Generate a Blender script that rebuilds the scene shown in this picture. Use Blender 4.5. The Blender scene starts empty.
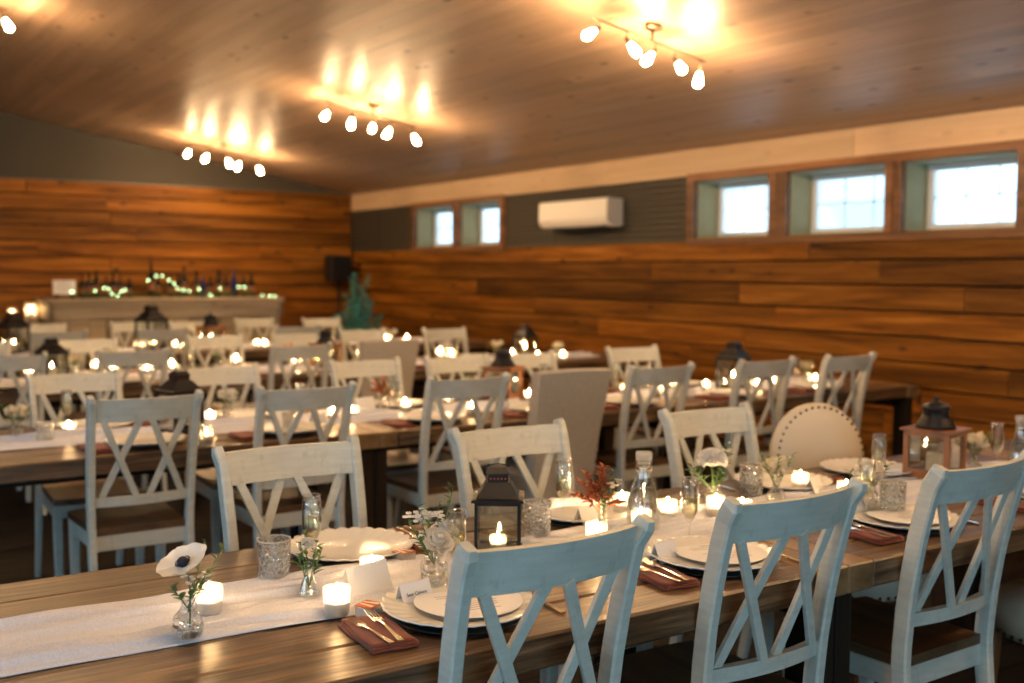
import bpy, bmesh, math, random
from math import sin, cos, pi, radians, sqrt, tan, atan2
from mathutils import Vector, Matrix, noise

SC = bpy.context.scene
COL = SC.collection
rnd = random.Random(7)

# ------------------------------------------------------------------ camera
CH = 1.5
YAW, PITCH, ROLL, FPX = radians(33.82), radians(-3.7), radians(.35), 1062.2
fw = Vector((sin(YAW)*cos(PITCH), cos(YAW)*cos(PITCH), sin(PITCH)))
rt = Vector((cos(YAW), -sin(YAW), 0)); up = rt.cross(fw)
r2 = rt*cos(ROLL) + up*sin(ROLL); u2 = up*cos(ROLL) - rt*sin(ROLL)
cd = bpy.data.cameras.new('camera'); cam = bpy.data.objects.new('camera', cd); COL.objects.link(cam)
m3 = Matrix((r2, u2, -fw)).transposed()
cam.matrix_world = Matrix.Translation((0, 0, CH)) @ m3.to_4x4()
cd.sensor_width = 36; cd.lens = FPX/1024*36; cd.clip_start = .05; cd.clip_end = 200
cd.dof.use_dof = True; cd.dof.focus_distance = 2.3; cd.dof.aperture_fstop = 2.6
SC.camera = cam

def at(px, py, z=.76):
    """a point of the photograph on the level z"""
    d = r2*(px-512) + u2*(341.5-py) + fw*FPX
    t = (z-CH)/d.z
    return Vector((d.x*t, d.y*t, z))

# ------------------------------------------------------------------ world and view
W = bpy.data.worlds.new('world'); SC.world = W; W.use_nodes = True
wn = W.node_tree.nodes; wl = W.node_tree.links
bg = wn['Background']
tc = wn.new('ShaderNodeTexCoord'); mp = wn.new('ShaderNodeMapping'); nz = wn.new('ShaderNodeTexNoise')
mp.inputs['Scale'].default_value = (1, 1, 2.2); nz.inputs['Scale'].default_value = 9
cr = wn.new('ShaderNodeValToRGB')
cr.color_ramp.elements[0].position = .40; cr.color_ramp.elements[0].color = (.27, .42, .50, 1)
cr.color_ramp.elements[1].position = .56; cr.color_ramp.elements[1].color = (.50, .77, .98, 1)
wl.new(tc.outputs['Generated'], mp.inputs['Vector']); wl.new(mp.outputs['Vector'], nz.inputs['Vector'])
wl.new(nz.outputs['Fac'], cr.inputs['Fac']); wl.new(cr.outputs['Color'], bg.inputs['Color'])
bg.inputs['Strength'].default_value = 3.0

SC.view_settings.view_transform = 'Standard'; SC.view_settings.look = 'None'
SC.view_settings.exposure = 0.5; SC.view_settings.gamma = 1.0; SC.view_settings.use_curve_mapping = False
SC.render.film_transparent = False
cy = SC.cycles
cy.use_denoising = True; cy.max_bounces = 8; cy.diffuse_bounces = 3; cy.glossy_bounces = 3
cy.transparent_max_bounces = 24; cy.transmission_bounces = 6; cy.sample_clamp_indirect = 4; cy.sample_clamp_direct = 0
cy.caustics_reflective = False; cy.caustics_refractive = False
try: cy.use_light_tree = True
except Exception: pass

# daylight lamps for unseen openings, added behind and left of the photographer
def area(name, loc, rot, sx, sy, power, col):
    l = bpy.data.lights.new(name, 'AREA'); l.shape = 'RECTANGLE'; l.size = sx; l.size_y = sy; l.energy = power; l.color = col
    o = bpy.data.objects.new(name, l); o.location = loc; o.rotation_euler = rot; COL.objects.link(o); return o
DAY = (.40, .74, .84)
area('daylight_unseen_doors', (-.2, -3.75, 1.35), (radians(90), 0, 0), 5.0, 2.2, 52, DAY)
area('added_daylight_window', (-5.25, 1.3, 1.65), (0, radians(-90), 0), 1.6, 5.8, 95, (.55, .78, 1.0))  # added fill, cools the runner and the left chair sides
BULB = 560.0        # emission of the ceiling bulbs
WARM = (1.0, .625, .305)

# ------------------------------------------------------------------ materials
def newmat(name):
    m = bpy.data.materials.new(name); m.use_nodes = True
    return m, m.node_tree.nodes, m.node_tree.links, m.node_tree.nodes['Principled BSDF']
def simple(name, col, rough=.5, metal=0, spec=.5, **k):
    m, n, l, p = newmat(name)
    p.inputs['Base Color'].default_value = (*col, 1); p.inputs['Roughness'].default_value = rough
    p.inputs['Metallic'].default_value = metal; p.inputs['Specular IOR Level'].default_value = spec
    for a, b in k.items(): p.inputs[a.replace('_', ' ')].default_value = b
    return m
def ramp(n, pts):
    r = n.new('ShaderNodeValToRGB'); e = r.color_ramp.elements
    while len(e) < len(pts): e.new(.5)
    for q, (pos, c) in zip(e, pts): q.position = pos; q.color = (*c, 1)
    return r
def mixc(n, l, mode, fac, a, b):
    x = n.new('ShaderNodeMix'); x.data_type = 'RGBA'; x.blend_type = mode
    for s, v in ((x.inputs[0], fac), (x.inputs[6], a), (x.inputs[7], b)):
        if hasattr(v, 'is_linked') or hasattr(v, 'links'): l.new(v, s)
        elif isinstance(v, tuple): s.default_value = (*v, 1)
        else: s.default_value = v
    return x.outputs[2]
def wood(name, axis, c0, c1, c2, rough=.45, gs=1.0, knots=.5, island=True, bump=.15, spec=.5, knotcol=(.05, .02, .008), clean=0.0):
    m, n, l, p = newmat(name)
    t = n.new('ShaderNodeTexCoord'); mp = n.new('ShaderNodeMapping')
    s = [14*gs, 14*gs, 14*gs]; s[axis] = .9*gs
    mp.inputs['Scale'].default_value = s
    g = n.new('ShaderNodeNewGeometry')
    add = n.new('ShaderNodeVectorMath'); add.operation = 'ADD'
    sc = n.new('ShaderNodeMath'); sc.operation = 'MULTIPLY'; sc.inputs[1].default_value = 37.0
    l.new(g.outputs['Random Per Island'], sc.inputs[0])
    l.new(t.outputs['Object'], mp.inputs['Vector']); l.new(mp.outputs['Vector'], add.inputs[0])
    if island: l.new(sc.outputs[0], add.inputs[1])
    ns = n.new('ShaderNodeTexNoise'); ns.inputs['Scale'].default_value = 1.0; ns.inputs['Detail'].default_value = 6; ns.inputs['Roughness'].default_value = .62
    ns.inputs['Distortion'].default_value = .5
    l.new(add.outputs[0], ns.inputs['Vector'])
    r = ramp(n, [(.28, c0), (.5, c1), (.72, c2)]); l.new(ns.outputs['Fac'], r.inputs['Fac'])
    col = r.outputs['Color']
    # board to board shade
    rr = ramp(n, [(0, (.62+.3*clean,)*3), (.5, (1, 1, 1)), (1, (1.28-.15*clean, 1.2-.1*clean, 1.08))]); l.new(g.outputs['Random Per Island'], rr.inputs['Fac'])
    if island: col = mixc(n, l, 'MULTIPLY', 1.0, col, rr.outputs['Color'])
    # broad blotches
    b = n.new('ShaderNodeTexNoise'); b.inputs['Scale'].default_value = .22; b.inputs['Detail'].default_value = 2
    l.new(add.outputs[0], b.inputs['Vector'])
    br = ramp(n, [(.35, (.72+.2*clean,)*3), (.65, (1.15, 1.12, 1.08))]); l.new(b.outputs['Fac'], br.inputs['Fac'])
    col = mixc(n, l, 'MULTIPLY', .8, col, br.outputs['Color'])
    if knots:
        v = n.new('ShaderNodeTexVoronoi'); v.inputs['Scale'].default_value = 1
        mk = n.new('ShaderNodeMapping'); ks = [5.5]*3; ks[axis] = 2.6; mk.inputs['Scale'].default_value = ks
        ad2 = n.new('ShaderNodeVectorMath'); ad2.operation = 'ADD'
        l.new(t.outputs['Object'], mk.inputs['Vector']); l.new(mk.outputs['Vector'], ad2.inputs[0])
        if island: l.new(sc.outputs[0], ad2.inputs[1])
        l.new(ad2.outputs[0], v.inputs['Vector'])
        kr = ramp(n, [(.06, (1, 1, 1)), (.16, (0, 0, 0))]); l.new(v.outputs['Distance'], kr.inputs['Fac'])
        mm = n.new('ShaderNodeMath'); mm.operation = 'MULTIPLY'; mm.inputs[1].default_value = knots; l.new(kr.outputs['Color'], mm.inputs[0])
        col = mixc(n, l, 'MIX', mm.outputs[0], col, knotcol)
    l.new(col, p.inputs['Base Color'])
    p.inputs['Roughness'].default_value = rough; p.inputs['Specular IOR Level'].default_value = spec
    bu = n.new('ShaderNodeBump'); bu.inputs['Strength'].default_value = bump; bu.inputs['Distance'].default_value = .004
    l.new(ns.outputs['Fac'], bu.inputs['Height']); l.new(bu.outputs['Normal'], p.inputs['Normal'])
    return m
def paint(name, c, wear, amount):
    m, n, l, p = newmat(name)
    t = n.new('ShaderNodeTexCoord'); mp = n.new('ShaderNodeMapping'); mp.inputs['Scale'].default_value = (22, 22, 7)
    a = n.new('ShaderNodeTexNoise'); a.inputs['Detail'].default_value = 7; a.inputs['Scale'].default_value = 1.6; a.inputs['Roughness'].default_value = .7
    l.new(t.outputs['Object'], mp.inputs['Vector']); l.new(mp.outputs['Vector'], a.inputs['Vector'])
    r = ramp(n, [(.56, (0, 0, 0)), (.78, (1, 1, 1))]); l.new(a.outputs['Fac'], r.inputs['Fac'])
    s = n.new('ShaderNodeTexNoise'); s.inputs['Scale'].default_value = 1.2; s.inputs['Detail'].default_value = 3
    mp2 = n.new('ShaderNodeMapping'); mp2.inputs['Scale'].default_value = (9, 9, 60)
    l.new(t.outputs['Object'], mp2.inputs['Vector']); l.new(mp2.outputs['Vector'], s.inputs['Vector'])
    sr = ramp(n, [(.3, (.84, .84, .84)), (.7, (1.05, 1.05, 1.05))]); l.new(s.outputs['Fac'], sr.inputs['Fac'])
    col = mixc(n, l, 'MULTIPLY', .7, c, sr.outputs['Color'])
    mm = n.new('ShaderNodeMath'); mm.operation = 'MULTIPLY'; mm.inputs[1].default_value = .5; l.new(r.outputs['Color'], mm.inputs[0])
    col = mixc(n, l, 'MIX', mm.outputs[0], col, wear)
    l.new(col, p.inputs['Base Color']); p.inputs['Roughness'].default_value = .5
    bu = n.new('ShaderNodeBump'); bu.inputs['Strength'].default_value = .12; bu.inputs['Distance'].default_value = .002
    l.new(a.outputs['Fac'], bu.inputs['Height']); l.new(bu.outputs['Normal'], p.inputs['Normal'])
    return m
def thin_glass(name, tint=(.96, .98, .98), gloss=(1, 1, 1), rough=.02, edge=.55, cut=0, cutscale=90, body=0.0):
    """clear thin-walled glass: see-through, mirror-like towards the rim"""
    m, n, l, p = newmat(name); n.remove(p)
    out = n['Material Output']
    tr = n.new('ShaderNodeBsdfTransparent'); tr.inputs[0].default_value = (*tint, 1)
    gl = n.new('ShaderNodeBsdfGlossy'); gl.inputs[0].default_value = (*gloss, 1); gl.inputs[1].default_value = rough
    lw = n.new('ShaderNodeLayerWeight'); lw.inputs[0].default_value = edge
    mr = n.new('ShaderNodeMapRange'); mr.inputs['From Min'].default_value = 0; mr.inputs['From Max'].default_value = 1
    mr.inputs['To Min'].default_value = .08; mr.inputs['To Max'].default_value = .9
    pw = n.new('ShaderNodeMath'); pw.operation = 'POWER'; pw.inputs[1].default_value = 1.7
    l.new(lw.outputs['Facing'], pw.inputs[0]); l.new(pw.outputs[0], mr.inputs['Value'])
    mx = n.new('ShaderNodeMixShader'); l.new(mr.outputs[0], mx.inputs[0]); l.new(tr.outputs[0], mx.inputs[1]); l.new(gl.outputs[0], mx.inputs[2])
    last = mx.outputs[0]
    if cut:
        t = n.new('ShaderNodeTexCoord'); v = n.new('ShaderNodeTexVoronoi'); v.inputs['Scale'].default_value = cutscale
        l.new(t.outputs['Object'], v.inputs['Vector'])
        bu = n.new('ShaderNodeBump'); bu.inputs['Strength'].default_value = 1; bu.inputs['Distance'].default_value = cut
        l.new(v.outputs['Distance'], bu.inputs['Height']); l.new(bu.outputs['Normal'], gl.inputs['Normal']); l.new(bu.outputs['Normal'], lw.inputs['Normal'])
    if body:
        df = n.new('ShaderNodeBsdfTranslucent'); df.inputs[0].default_value = (.9, .9, .88, 1)
        d2 = n.new('ShaderNodeBsdfDiffuse'); d2.inputs[0].default_value = (.9, .9, .88, 1)
        ad = n.new('ShaderNodeMixShader'); ad.inputs[0].default_value = .5; l.new(df.outputs[0], ad.inputs[1]); l.new(d2.outputs[0], ad.inputs[2])
        m2 = n.new('ShaderNodeMixShader'); m2.inputs[0].default_value = body
        l.new(last, m2.inputs[1]); l.new(ad.outputs[0], m2.inputs[2]); last = m2.outputs[0]
    l.new(last, out.inputs['Surface'])
    return m
def emit(name, col, s):
    m, n, l, p = newmat(name); n.remove(p)
    e = n.new('ShaderNodeEmission'); e.inputs[0].default_value = (*col, 1); e.inputs[1].default_value = s
    l.new(e.outputs[0], n['Material Output'].inputs['Surface']); return m
def cloth(name, col, trans=.3, scale=60, rough=.9):
    m, n, l, p = newmat(name)
    t = n.new('ShaderNodeTexCoord'); a = n.new('ShaderNodeTexNoise'); a.inputs['Scale'].default_value = scale; a.inputs['Detail'].default_value = 4
    l.new(t.outputs['Object'], a.inputs['Vector'])
    r = ramp(n, [(.3, tuple(x*.8 for x in col)), (.7, col)]); l.new(a.outputs['Fac'], r.inputs['Fac'])
    l.new(r.outputs['Color'], p.inputs['Base Color']); p.inputs['Roughness'].default_value = rough
    p.inputs['Sheen Weight'].default_value = .15
    bu = n.new('ShaderNodeBump'); bu.inputs['Strength'].default_value = .25; bu.inputs['Distance'].default_value = .002
    l.new(a.outputs['Fac'], bu.inputs['Height']); l.new(bu.outputs['Normal'], p.inputs['Normal'])
    if trans:
        tl = n.new('ShaderNodeBsdfTranslucent'); tl.inputs[0].default_value = (*col, 1)
        mx = n.new('ShaderNodeMixShader'); mx.inputs[0].default_value = trans
        l.new(p.outputs[0], mx.inputs[1]); l.new(tl.outputs[0], mx.inputs[2]); l.new(mx.outputs[0], n['Material Output'].inputs['Surface'])
    return m

M = {}
M['plank_y'] = wood('cedar planks along y', 1, (.034, .011, .0015), (.200, .074, .007), (.37, .155, .022), rough=.55, knots=.95, gs=.8, bump=.35, spec=.18)
M['plank_x'] = wood('cedar planks along x', 0, (.034, .011, .0015), (.200, .074, .007), (.37, .155, .022), rough=.55, knots=.95, gs=.8, bump=.35, spec=.18)
M['trim_wood'] = wood('brown window trim', 1, (.09, .035, .012), (.20, .085, .03), (.30, .14, .05), rough=.5, knots=.3)
M['header'] = wood('pale header board', 1, (.55, .38, .22), (.62, .44, .27), (.68, .50, .32), rough=.55, knots=.25, knotcol=(.25, .14, .07), clean=1)
M['ceil'] = wood('varnished pine ceiling', 1, (.33, .225, .155), (.44, .31, .215), (.52, .38, .275), rough=.44, knots=.85, gs=.5, bump=.45, spec=.8, clean=1.1, knotcol=(.10, .05, .025))
M['table'] = wood('stained farm table', 0, (.008, .004, .002), (.095, .055, .027), (.25, .160, .088), rough=.36, knots=.8, gs=3.4, bump=.6, spec=.5, clean=.45)
M['table_end'] = wood('lighter end grain', 1, (.12, .07, .03), (.21, .13, .06), (.29, .19, .10), rough=.4, knots=0)
M['darkwood'] = wood('dark stained timber', 2, (.012, .008, .006), (.025, .016, .01), (.045, .028, .018), rough=.6, knots=0, island=False, spec=.15)
M['seatwood'] = wood('brown seat wood', 1, (.06, .03, .014), (.14, .075, .035), (.22, .125, .06), rough=.4, knots=0, island=False)
M['floor'] = wood('dark plank floor', 0, (.005, .004, .0035), (.009, .007, .0055), (.014, .010, .008), rough=.7, knots=.2, gs=.5, spec=.12)
M['paint'] = paint('worn white chair paint', (.58, .58, .515), (.24, .19, .14), .0)
M['paint_shaded'] = M['paint']
M['metal_band'] = simple('corrugated grey green sheet', (.066, .059, .045), .5, .2)
M['reveal'] = cloth('grey green reveal board', (.32, .30, .17), 0, 5)
M['vinyl'] = simple('white vinyl', (.82, .83, .83), .35)
M['pane'] = thin_glass('window glass', (.97, .99, 1), edge=.3)
M['white_plastic'] = simple('white plastic', (.86, .82, .74), .35)
M['grey_plastic'] = simple('grey plastic', (.55, .53, .50), .4)
M['dark_plastic'] = simple('dark plastic', (.012, .012, .013), .5, 0, .3)
M['black_metal'] = simple('black painted metal', (.006, .006, .008), .45, 0, .3)
M['bronze'] = simple('brushed bronze', (.16, .11, .07), .35, .8)
M['bulb'] = emit('lit bulb', WARM, BULB*1.12)
M['bulb_neck'] = emit('bulb neck', WARM, BULB*.28)
M['flame'] = emit('candle flame', (1.0, .62, .28), 270)
M['fairy'] = emit('fairy light', (.66, 1.0, .45), 9)
M['wax'] = simple('ivory wax', (.95, .88, .75), .5, Subsurface_Weight=.0)
def waxmat():
    m, n, l, p = newmat('translucent wax'); p.inputs['Base Color'].default_value = (.95, .90, .80, 1); p.inputs['Roughness'].default_value = .45
    tl = n.new('ShaderNodeBsdfTranslucent'); tl.inputs[0].default_value = (.98, .92, .80, 1)
    mx = n.new('ShaderNodeMixShader'); mx.inputs[0].default_value = .6
    l.new(p.outputs[0], mx.inputs[1]); l.new(tl.outputs[0], mx.inputs[2]); l.new(mx.outputs[0], n['Material Output'].inputs['Surface']); return m
M['wax'] = waxmat()
M['glass'] = thin_glass('clear glass', edge=.62)
M['lantern_glass'] = thin_glass('lantern pane', (.9, .92, .9), edge=.35)
M['cut'] = thin_glass('cut crystal', (.93, .94, .93), cut=.010, cutscale=110, edge=.6, body=.07, rough=.05)
M['rib'] = thin_glass('ribbed glass', (.93, .93, .90), cut=.02, cutscale=60, edge=.55, body=.06, rough=.04)
M['frost'] = thin_glass('frosted votive glass', (.97, .96, .93), edge=.45, body=.34)
M['rim_glint'] = thin_glass('whitened glass rim', (.9, .9, .88), edge=.7, body=.45)  # whitish body stands in for the bright glint along the rim
M['champ'] = thin_glass('champagne', (.985, .93, .74), (1, .95, .8), edge=.45)
M['water'] = thin_glass('water', (.95, .97, .96), edge=.4)
M['plate'] = simple('white glazed china', (.80, .79, .76), .18, 0, .6)
M['dark_disc'] = simple('plain black disc', (.01, .01, .01), .35)
M['paper'] = simple('white card', (.82, .82, .84), .8)
M['ink'] = simple('grey ink', (.22, .22, .24), .8)
M['blackink'] = simple('black ink', (.02, .02, .025), .8)
M['napkin'] = cloth('rust linen', (.20, .045, .020), 0, 300)
M['runner'] = cloth('white gauze', (.86, .88, 1.0), .2, 220)
M['steel'] = simple('polished cutlery', (.78, .70, .58), .16, 1)
M['leaf'] = simple('green leaf', (.055, .13, .035), .45)
M['leaf_light'] = simple('yellow green leaf', (.18, .28, .06), .5)
M['leaf_teal_lit'] = simple('teal lit leaf', (.06, .55, .60), .45)  # teal light on the foliage is put into the leaf colour
M['stem'] = simple('stem', (.09, .17, .05), .5)
M['petal'] = cloth('white petal', (.96, .94, .91), .42, 12, .6)
M['petal_cream'] = cloth('cream petal', (.92, .84, .68), .4, 14, .6)
M['petal_orange'] = cloth('rust feather bloom', (.62, .15, .025), .25, 30, .7)
M['anemone_eye'] = simple('dark anemone centre', (.008, .007, .02), .6)
M['copper'] = simple('copper print', (.42, .10, .035), .4)
M['slip'] = cloth('beige slipcover', (.50, .44, .35), 0, 90)
M['oval'] = simple('cream upholstery', (.62, .54, .42), .5)
M['nail'] = simple('dark nailhead', (.06, .04, .025), .3, .8)
M['lantern_wood'] = wood('lantern wood', 2, (.14, .05, .018), (.26, .10, .036), (.36, .16, .06), rough=.4, knots=0, island=False)
M['barwood'] = wood('grey weathered boards', 0, (.24, .20, .145), (.40, .335, .245), (.52, .44, .33), rough=.65, knots=.3, knotcol=(.09, .07, .05))
M['bottle'] = simple('dark bottle glass', (.010, .013, .010), .15)
M['bottle_blue'] = simple('blue bottle glass', (.01, .02, .10), .15)
M['blanket'] = simple('blue grey linen', (.42, .55, .62), .8)

# ------------------------------------------------------------------ mesh building
class MB:
    def __init__(s): s.v = []; s.f = []; s.sm = []; s.mi = []
    def add(s, v, f, smooth=False, mi=0, mt=None):
        o = len(s.v)
        for p in v: s.v.append(tuple(mt @ Vector(p)) if mt else tuple(p))
        for q in f: s.f.append(tuple(i+o for i in q)); s.sm.append(smooth); s.mi.append(mi)
        return s
    def box(s, x0, x1, y0, y1, z0, z1, mi=0, mt=None, bev=0):
        if bev:
            b = min(bev, (x1-x0)/2.2, (y1-y0)/2.2, (z1-z0)/2.2)
            bm = bmesh.new(); bmesh.ops.create_cube(bm, size=1)
            for v in bm.verts: v.co = ((x0+x1)/2+v.co.x*(x1-x0), (y0+y1)/2+v.co.y*(y1-y0), (z0+z1)/2+v.co.z*(z1-z0))
            bmesh.ops.bevel(bm, geom=list(bm.edges), offset=b, segments=1, affect='EDGES', profile=.5)
            bm.verts.index_update()
            vs = [tuple(v.co) for v in bm.verts]; fs = [tuple(v.index for v in f.verts) for f in bm.faces]; bm.free()
            return s.add(vs, fs, False, mi, mt)
        v = [(x, y, z) for z in (z0, z1) for y in (y0, y1) for x in (x0, x1)]
        f = [(0, 2, 3, 1), (4, 5, 7, 6), (0, 1, 5, 4), (2, 6, 7, 3), (0, 4, 6, 2), (1, 3, 7, 5)]
        return s.add(v, f, False, mi, mt)
    def lathe(s, prof, n=24, mi=0, mt=None, cap0=True, cap1=True, smooth=True, fn=None):
        v = []; f = []
        for j, (r, z) in enumerate(prof):
            for i in range(n):
                a = 2*pi*i/n; rr, zz = (r, z) if not fn else fn(r, z, a)
                v.append((rr*cos(a), rr*sin(a), zz))
        for j in range(len(prof)-1):
            for i in range(n):
                k = (i+1) % n; f.append((j*n+i, j*n+k, (j+1)*n+k, (j+1)*n+i))
        if cap0: f.append(tuple(range(n))[::-1])
        if cap1: f.append(tuple((len(prof)-1)*n+i for i in range(n)))
        return s.add(v, f, smooth, mi, mt)
    def sweep(s, pts, sec, mi=0, mt=None, smooth=False, ref=(0, 0, 1), scales=None):
        """sec: list of (a,b); a along side vector, b along normal"""
        P = [Vector(p) for p in pts]; n = len(sec); v = []; f = []
        for i, p in enumerate(P):
            t = (P[min(i+1, len(P)-1)]-P[max(i-1, 0)]).normalized()
            r = Vector(ref)
            if abs(t.dot(r)) > .98: r = Vector((1, 0, 0))
            sd = t.cross(r).normalized(); nn = sd.cross(t).normalized()
            k = scales[i] if scales else 1
            for a, b in sec: v.append(p+sd*a*k+nn*b*k)
        for j in range(len(P)-1):
            for i in range(n):
                k = (i+1) % n; f.append((j*n+i, j*n+k, (j+1)*n+k, (j+1)*n+i))
        f.append(tuple(range(n))[::-1]); f.append(tuple((len(P)-1)*n+i for i in range(n)))
        return s.add(v, f, smooth, mi, mt)
    def tube(s, pts, r, n=6, mi=0, mt=None, scales=None):
        return s.sweep(pts, [(r*cos(2*pi*i/n), r*sin(2*pi*i/n)) for i in range(n)], mi, mt, True, scales=scales)
    def bar(s, pts, a, b, mi=0, mt=None, ref=(0, 0, 1), c=.12, scales=None):
        """rectangular bar a x b with chamfered edges"""
        k = min(a, b)*c; x = a/2; y = b/2
        sec = [(x-k, -y), (x, -y+k), (x, y-k), (x-k, y), (-x+k, y), (-x, y-k), (-x, -y+k), (-x+k, -y)]
        return s.sweep(pts, sec, mi, mt, False, ref, scales)
    def ball(s, c, r, n=8, mi=0, sz=1.0, mt=None):
        pr = [(max(r*sin(pi*j/n), r*.02), -r*cos(pi*j/n)*sz) for j in range(n+1)]
        t = Matrix.Translation(c)
        return s.lathe(pr, max(n, 6), mi, (mt @ t) if mt else t)
    def mesh(s, name, mats):
        me = bpy.data.meshes.new(name); me.from_pydata(s.v, [], s.f)
        for m in (mats if isinstance(mats, (list, tuple)) else [mats]): me.materials.append(m)
        me.polygons.foreach_set('use_smooth', s.sm); me.polygons.foreach_set('material_index', s.mi)
        bm = bmesh.new(); bm.from_mesh(me); bmesh.ops.recalc_face_normals(bm, faces=bm.faces); bm.to_mesh(me); bm.free()
        me.update(); return me

def obj(name, me, parent=None, loc=(0, 0, 0), rz=0):
    o = bpy.data.objects.new(name, me); COL.objects.link(o); o.location = loc; o.rotation_euler = (0, 0, rz)
    if parent: o.parent = parent
    return o
def tag(o, label, cat, group=None, kind=None):
    o['label'] = label; o['category'] = cat
    if group: o['group'] = group
    if kind: o['kind'] = kind
    return o
def thing(name, label, cat, loc=(0, 0, 0), rz=0, group=None):
    o = bpy.data.objects.new(name, None); COL.objects.link(o); o.empty_display_size = .05
    o.location = loc; o.rotation_euler = (0, 0, rz)
    return tag(o, label, cat, group)
def struct(name, me, parent=None):
    o = obj(name, me, parent)
    if parent is None: o['kind'] = 'structure'
    return o
_proto = {}
def make(kind, name, label, cat, loc, rz=0, group=None, scale=None, skip=()):
    """kind -> list of (part name, mesh, label or None, [sub-parts])"""
    if kind not in _proto: _proto[kind] = BUILD[kind]()
    parts = _proto[kind]
    if len(parts) == 1 and not parts[0][3]:
        r = obj(name, parts[0][1], None, loc, rz); tag(r, label, cat, group)
    else:
        r = thing(name, label, cat, loc, rz, group)
        for pn, me, lb, subs in parts:
            if pn in skip: continue
            c = obj(pn, me, r)
            if lb: c['label'] = lb
            for sn, sme in subs: obj(sn, sme, c)
    if scale: r.scale = scale
    return r
def T(x=0, y=0, z=0): return Matrix.Translation((x, y, z))
def RX(a): return Matrix.Rotation(a, 4, 'X')
def RY(a): return Matrix.Rotation(a, 4, 'Y')
def RZ(a): return Matrix.Rotation(a, 4, 'Z')

# ------------------------------------------------------------------ room shell
XW, YB, YF, XL = 6.8, 14.4, -3.6, -5.0
RIDGE = -.4; SL = .172; ZR = 2.62
def ceil_z(x): return ZR + SL*(XW-x) if x > RIDGE else ZR + SL*(XW-RIDGE) - SL*(RIDGE-x)
OPEN = [(10.38, 11.28), (11.44, 12.42), (3.05, 3.92), (4.06, 4.95), (5.10, 6.05), (6.25, 7.14)]   # window openings along the right wall
OPEN.sort(); WZ0, WZ1 = 1.82, 2.34
DEP = .28

def boards_wall(mb, axis, fixed, a0, a1, z0, z1, hgt, sgn, seed, thick=.022):
    r = random.Random(seed); z = z1
    while z > z0+.02:
        h = min(hgt*(.96+.08*r.random()), z-z0)
        a = a0 - r.random()*2.0
        while a < a1:
            L = 1.8+r.random()*2.6; s0 = max(a, a0); s1 = min(a+L, a1)
            if s1-s0 > .02:
                t = thick + r.random()*.012
                if axis == 'y': mb.box(fixed-t, fixed+.002, s0+.001, s1-.001, z-h+.013, z, bev=.006)
                else: mb.box(s0+.001, s1-.001, fixed-t, fixed+.002, z-h+.013, z, bev=.006)
            a += L
        z -= h
# right wall
b = MB()
b.box(XW, XW+DEP+.06, YF, YB, -.1, WZ0)
b.box(XW, XW+DEP+.06, YF, YB, WZ1, ZR+.25)
ys = [YF]+[q for o in OPEN for q in o]+[YB]
for i in range(0, len(ys), 2): b.box(XW, XW+DEP+.06, ys[i], ys[i+1], WZ0, WZ1)
for q in range(len(b.f)): b.mi[q] = 1
boards_wall(b, 'y', XW, YF, YB, 0.0, 1.79, .187, 1, 3)
struct('wall_right', b.mesh('wall_right', [M['plank_y'], M['darkwood']]))
# header
b = MB(); y = YF
for y in range(6):
    b.box(XW-.03, XW+.002, YF+y*3.0+.001, YF+(y+1)*3.0-.001, 2.385, ZR+.005, bev=.003)
struct('trim_1', b.mesh('header', M['header']))
# corrugated band right
def corrugated(mb, axis, fixed, a0, a1, z0, z1, amp=.013, step=.058):
    n = int((z1-z0)/step*4); v = []; f = []
    for i in range(n+1):
        z = z0+(z1-z0)*i/n; d = fixed-.016-amp*sin(2*pi*(z-z0)/step)
        for a in (a0, a1): v.append((d, a, z) if axis == 'y' else (a, d, z))
    for i in range(n): f.append((2*i, 2*i+1, 2*i+3, 2*i+2))
    mb.add(v, f, True)
b = MB()
for a0, a1 in ((YF, 2.9), (7.24, 8.2), (8.2, 9.3), (9.3, 10.27), (12.54, 13.5), (13.5, YB)):
    corrugated(b, 'y', XW, a0+.004, a1-.004, 1.79, 2.385)
    b.box(XW-.024, XW-.018, a0-.008 if a0 > 0 else a0, a0+.008, 1.79, 2.385)
struct('trim_2', b.mesh('corrugated band', M['metal_band']))
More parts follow.
